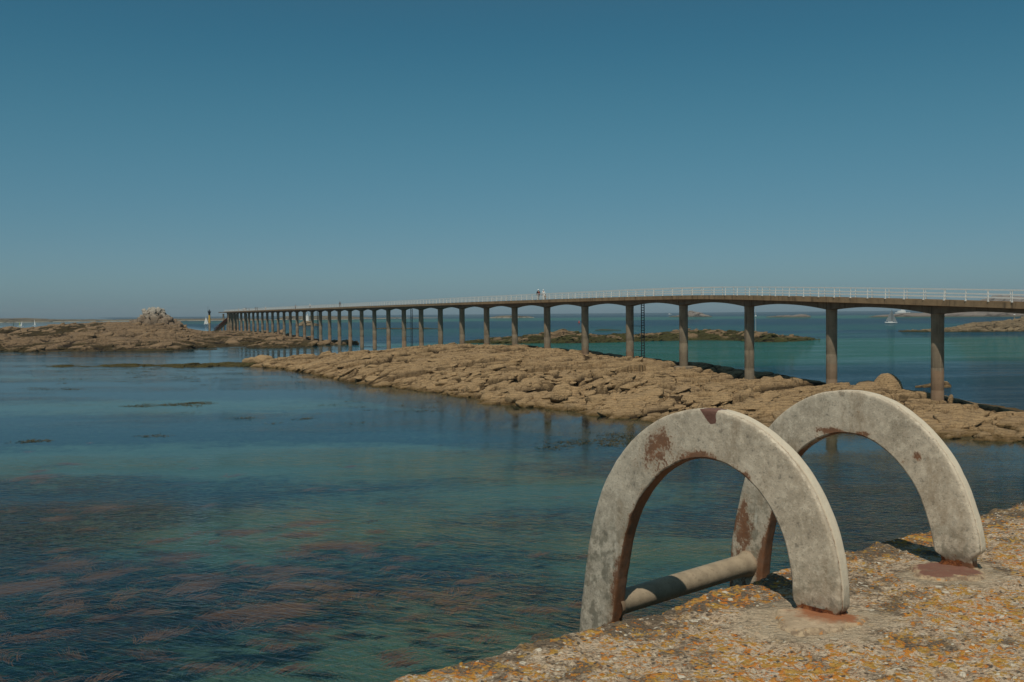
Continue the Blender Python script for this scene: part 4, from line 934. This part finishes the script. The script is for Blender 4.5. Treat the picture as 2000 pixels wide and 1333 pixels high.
def hoop(s_base, variant):
    ts, cw, ch_ = PATHS[variant]
    dw = np.gradient(cw); dh = np.gradient(ch_); L_ = np.hypot(dw, dh); nw = -dh / L_; nh = dw / L_   # outward normal
    K = len(sec); Nn = len(cw)
    if nh[len(nh) // 8] < 0 and ch_[len(nh) // 8] > .2: nw, nh = -nw, -nh
    rad = np.tile(sec[:, 0], (Nn, 1)); th = np.tile(sec[:, 1], (Nn, 1))
    hh = ch_[:, None]; ww = cw[:, None]; foot = (ww < .2)
    if variant == 1: shr = np.where(foot, 1 - .16 * (1 - sm(.006, .02, hh)), 1)
    else: shr = np.where(foot, 1 - .42 * (1 - sm(.022, .040, hh)), 1)
    rad = rad * shr; th = TK / 2 + (th - TK / 2) * np.where(foot, 1 - (.1 if variant == 1 else .3) * (1 - sm(.01, .035, hh)), 1)
    arc_ = ts[:, None] + 0 * rad
    jag = .0012 * fbm(arc_ / .03, rad / .03 + th / .03, 3 + variant, 3); rad = rad * (1 + jag / .05); th = th + .0008 * fbm(arc_ / .05, rad / .05, 9, 2)
    W = ww + nw[:, None] * rad; Hh = hh + nh[:, None] * rad
    P = (s_base - TK / 2 + th)[..., None] * edv + (TE - .23 + W)[..., None] * pnv + np.array([0, 0, QZ]) + Hh[..., None] * np.array([0, 0, 1.])
    P = P - np.array(LO)
    inner = (sec[:, 0] < -HB + .0008)[None] * (sec[:, 1] > .002)[None]
    ru = np.zeros_like(rad)
    ru += .85 * np.exp(-np.clip(Hh - (.004 if variant == 1 else .012), 0, 9) / .014) * foot
    ru += .50 * np.exp(-((rad + HB) / .016) ** 2) * sm(.05, .15, ww) * (.7 + .6 * fbm(arc_ / .05, rad / .2, 31 + variant, 3))
    ru += .22 * fbm(arc_ / .09, rad / .03, 51 + variant, 4) * sm(.05, .2, ww)
    ru += (.36 * inner * sm(.10, .4, ww))
    ru += .55 * inner * sm(.40, .52, ww) + .30 * sm(.12, -.1, Hh) * np.exp(-((rad + HB) / .03) ** 2) * sm(.4, .5, ww) + (.38 * sm(.15, -.05, Hh) * np.exp(-((rad - HB) / .03) ** 2) * sm(.4, .5, ww) if variant == 2 else 0)
    if variant == 2: ru += .34 * sm(.25, .0, Hh) * (ww > .4) * (.6 + fbm(rad / .03, Hh / .09, 77, 4))
    spots = ((.365, .285, .040, .038, .74), (.40, .245, .035, .035, .55), (.27, .262, .05, .012, .5), (.31, .30, .012, .012, .4), (.12, .20, .02, .014, .4), (.45, .22, .03, .02, .3), (.15, .235, .012, .012, .4)) if variant == 1 else \
            ((.07, .23, .012, .012, .8), (.10, .215, .016, .01, .35), (.28, .27, .05, .01, .6), (.20, .27, .02, .008, .5), (.53, -.05, .02, .12, .45), (.155, .31, .008, .006, .5), (.21, .32, .009, .006, .45))
    for (a, c, ra, rc_, st) in spots: ru += st * np.exp(-((W - a) / ra) ** 2 - ((Hh - c) / rc_) ** 2) * (th < TK * .8)
    ru += .5 * (np.abs(sec[:, 1] - .0100) < .0005)[None] * (sec[:, 0] > 0)[None]
    ru += -.02
    pl = np.zeros_like(rad); lit_rim = np.tile(((sec[:, 0] > HB - .0045) & (sec[:, 1] > .0105)).astype(float), (Nn, 1)); lit_rim = lit_rim * sm(.0, .08, Hh + 0 * ww)
    grv = np.tile(((np.abs(sec[:, 1] - .0100) < .0005) & (sec[:, 0] > 0)).astype(float), (Nn, 1)); ru += grv * .35
    if variant == 1:
        pl = 1.1 * sm(.034, .012, np.abs(W - (.245 - (.36 - Hh) * .35)) * (1 + 1.2 * sm(.36, .325, Hh))) * sm(.322, .336, Hh)
    # close the loop
    P = np.concatenate([P, P[:, :1]], 1); ru = np.concatenate([ru, ru[:, :1]], 1); pl = np.concatenate([pl, pl[:, :1]], 1); lit_rim = np.concatenate([lit_rim, lit_rim[:, :1]], 1)
    o = gridmesh('handrail', P, M_GALV, lad, attrs={'rust': ru, 'plaque': pl, 'lit_rim': lit_rim}, flip=False)
    # end cap and weld bead at the foot
    M_ = MB(); M_.v = []; M_.f = []
    ring = [Vector(P[0, q]) for q in range(K)]; ctr = sum(ring, Vector()) / K
    o.data.set_sharp_from_angle(angle=R(50))
    nu = 60; nv = 10; thv = np.linspace(0, 2 * math.pi, nu); pv = np.linspace(0, 2 * math.pi, nv); TT, PV = np.meshgrid(thv, pv)
    # rusty stub between bar and mortar
    zt_ = np.linspace(-.03, .014 if variant == 1 else .034, 14); TT, ZZ = np.meshgrid(thv, zt_)
    sx_ = (.018 if variant == 1 else .014) * (1 + .0 * TT); sy_ = (.040 if variant == 1 else .026)
    fl = 1 + (.30 if variant == 1 else .45) * sm(.012, -.004, ZZ) + .16 * fbm(np.cos(TT) * 2 + ZZ * 60, np.sin(TT) * 2 + 4, 12 + variant, 3)
    e_ = 1 / (np.abs(np.cos(TT)) ** 4 + np.abs(np.sin(TT)) ** 4) ** .25
    Ps = (s_base + np.cos(TT) * e_ * sx_ * fl)[..., None] * edv + (TE - .23 - .004 + np.sin(TT) * e_ * sy_ * fl)[..., None] * pnv + (QZ + ZZ)[..., None] * np.array([0, 0, 1.]); Ps[:, -1] = Ps[:, 0]
    gridmesh('weld_stub', Ps - np.array(LO), M_RUSTY, o)
    return o
m, n, l, b = nmat('rust_flaking', .85, .2); k = N(m); M_RUSTY = m
c = k.mix(k.ramp(k.noise(70, 5, .7), .35, .65), (.30, .105, .035), (.10, .032, .018)); c = k.mix(k.ramp(k.noise(160, 3), .58, .7, 0, .7), c, (.035, .018, .012))
l.new(c, b.inputs['Base Color']); l.new(k.bump(k.noise(120, 5, .75), .006, 1), b.inputs['Normal'])
hoop(1.573 + .012, 1); hoop(2.083 - .002, 2)
m, n, l, b = nmat('worn_pipe', .6, .3); k = N(m); M_RUNG = m
c = k.mix(k.ramp(k.noise(24, 4, .6), .35, .65), (.40, .32, .22), (.30, .24, .165)); c = k.mix(k.ramp(k.noise(140, 3), .56, .7, 0, .5), c, (.20, .15, .10)); c = k.mix(k.ramp(k.attr('rust'), .15, .35, 0, .7), c, (.24, .15, .09))
l.new(c, b.inputs['Base Color']); l.new(k.bump(k.noise(150, 4, .7), .0008, .8), b.inputs['Normal'])
def rung(h, w_):
    nu, nx_ = 40, 60; a0 = 1.585 + TK / 2 - .014; a1 = 2.081 - TK / 2 + .012
    thv = np.linspace(0, 2 * math.pi, nu); sv_ = np.linspace(a0, a1, nx_); TT, SS = np.meshgrid(thv, sv_)
    end = np.exp(-np.clip(np.minimum(SS - a0, a1 - SS) - .012, 0, 9) / .006); rr = .0272 * (1 + .28 * end * (1 + .6 * fbm(np.cos(TT) * 2, np.sin(TT) * 2 + SS * 30, 5, 3)))
    P = SS[..., None] * edv + (TE - .23 + w_ + .016 * (a1 - SS) / (a1 - a0) + np.cos(TT) * rr)[..., None] * pnv + (QZ + h - .016 * (a1 - SS) / (a1 - a0) + np.sin(TT) * rr)[..., None] * np.array([0, 0, 1.]); P[:, -1] = P[:, 0]
    return gridmesh('rung', P - np.array(LO), M_RUNG, lad, attrs={'rust': .3 * end + .06, 'plaque': 0 * end}, flip=True)
rung(-.090, .524)
for i in range(1, 7): rung(-.09 - .3 * i, .555)

# ------------------------------------------------------------------ sea haze
hm = bpy.data.materials.new('haze'); hm.use_nodes = True; hn = hm.node_tree.nodes; hn.remove(hn['Principled BSDF'])
pv_ = hn.new('ShaderNodeVolumePrincipled'); pv_.inputs['Color'].default_value = (.80, .88, .95, 1); pv_.inputs['Density'].default_value = .00006; pv_.inputs['Anisotropy'].default_value = .0
hm.node_tree.links.new(pv_.outputs[0], hn['Material Output'].inputs['Volume'])
mb = MB(); mb.box((0, 2600, 21), (5200, 5900, 54)); hz_o = mb.build('haze', hm); tag(hz_o, kind='stuff')
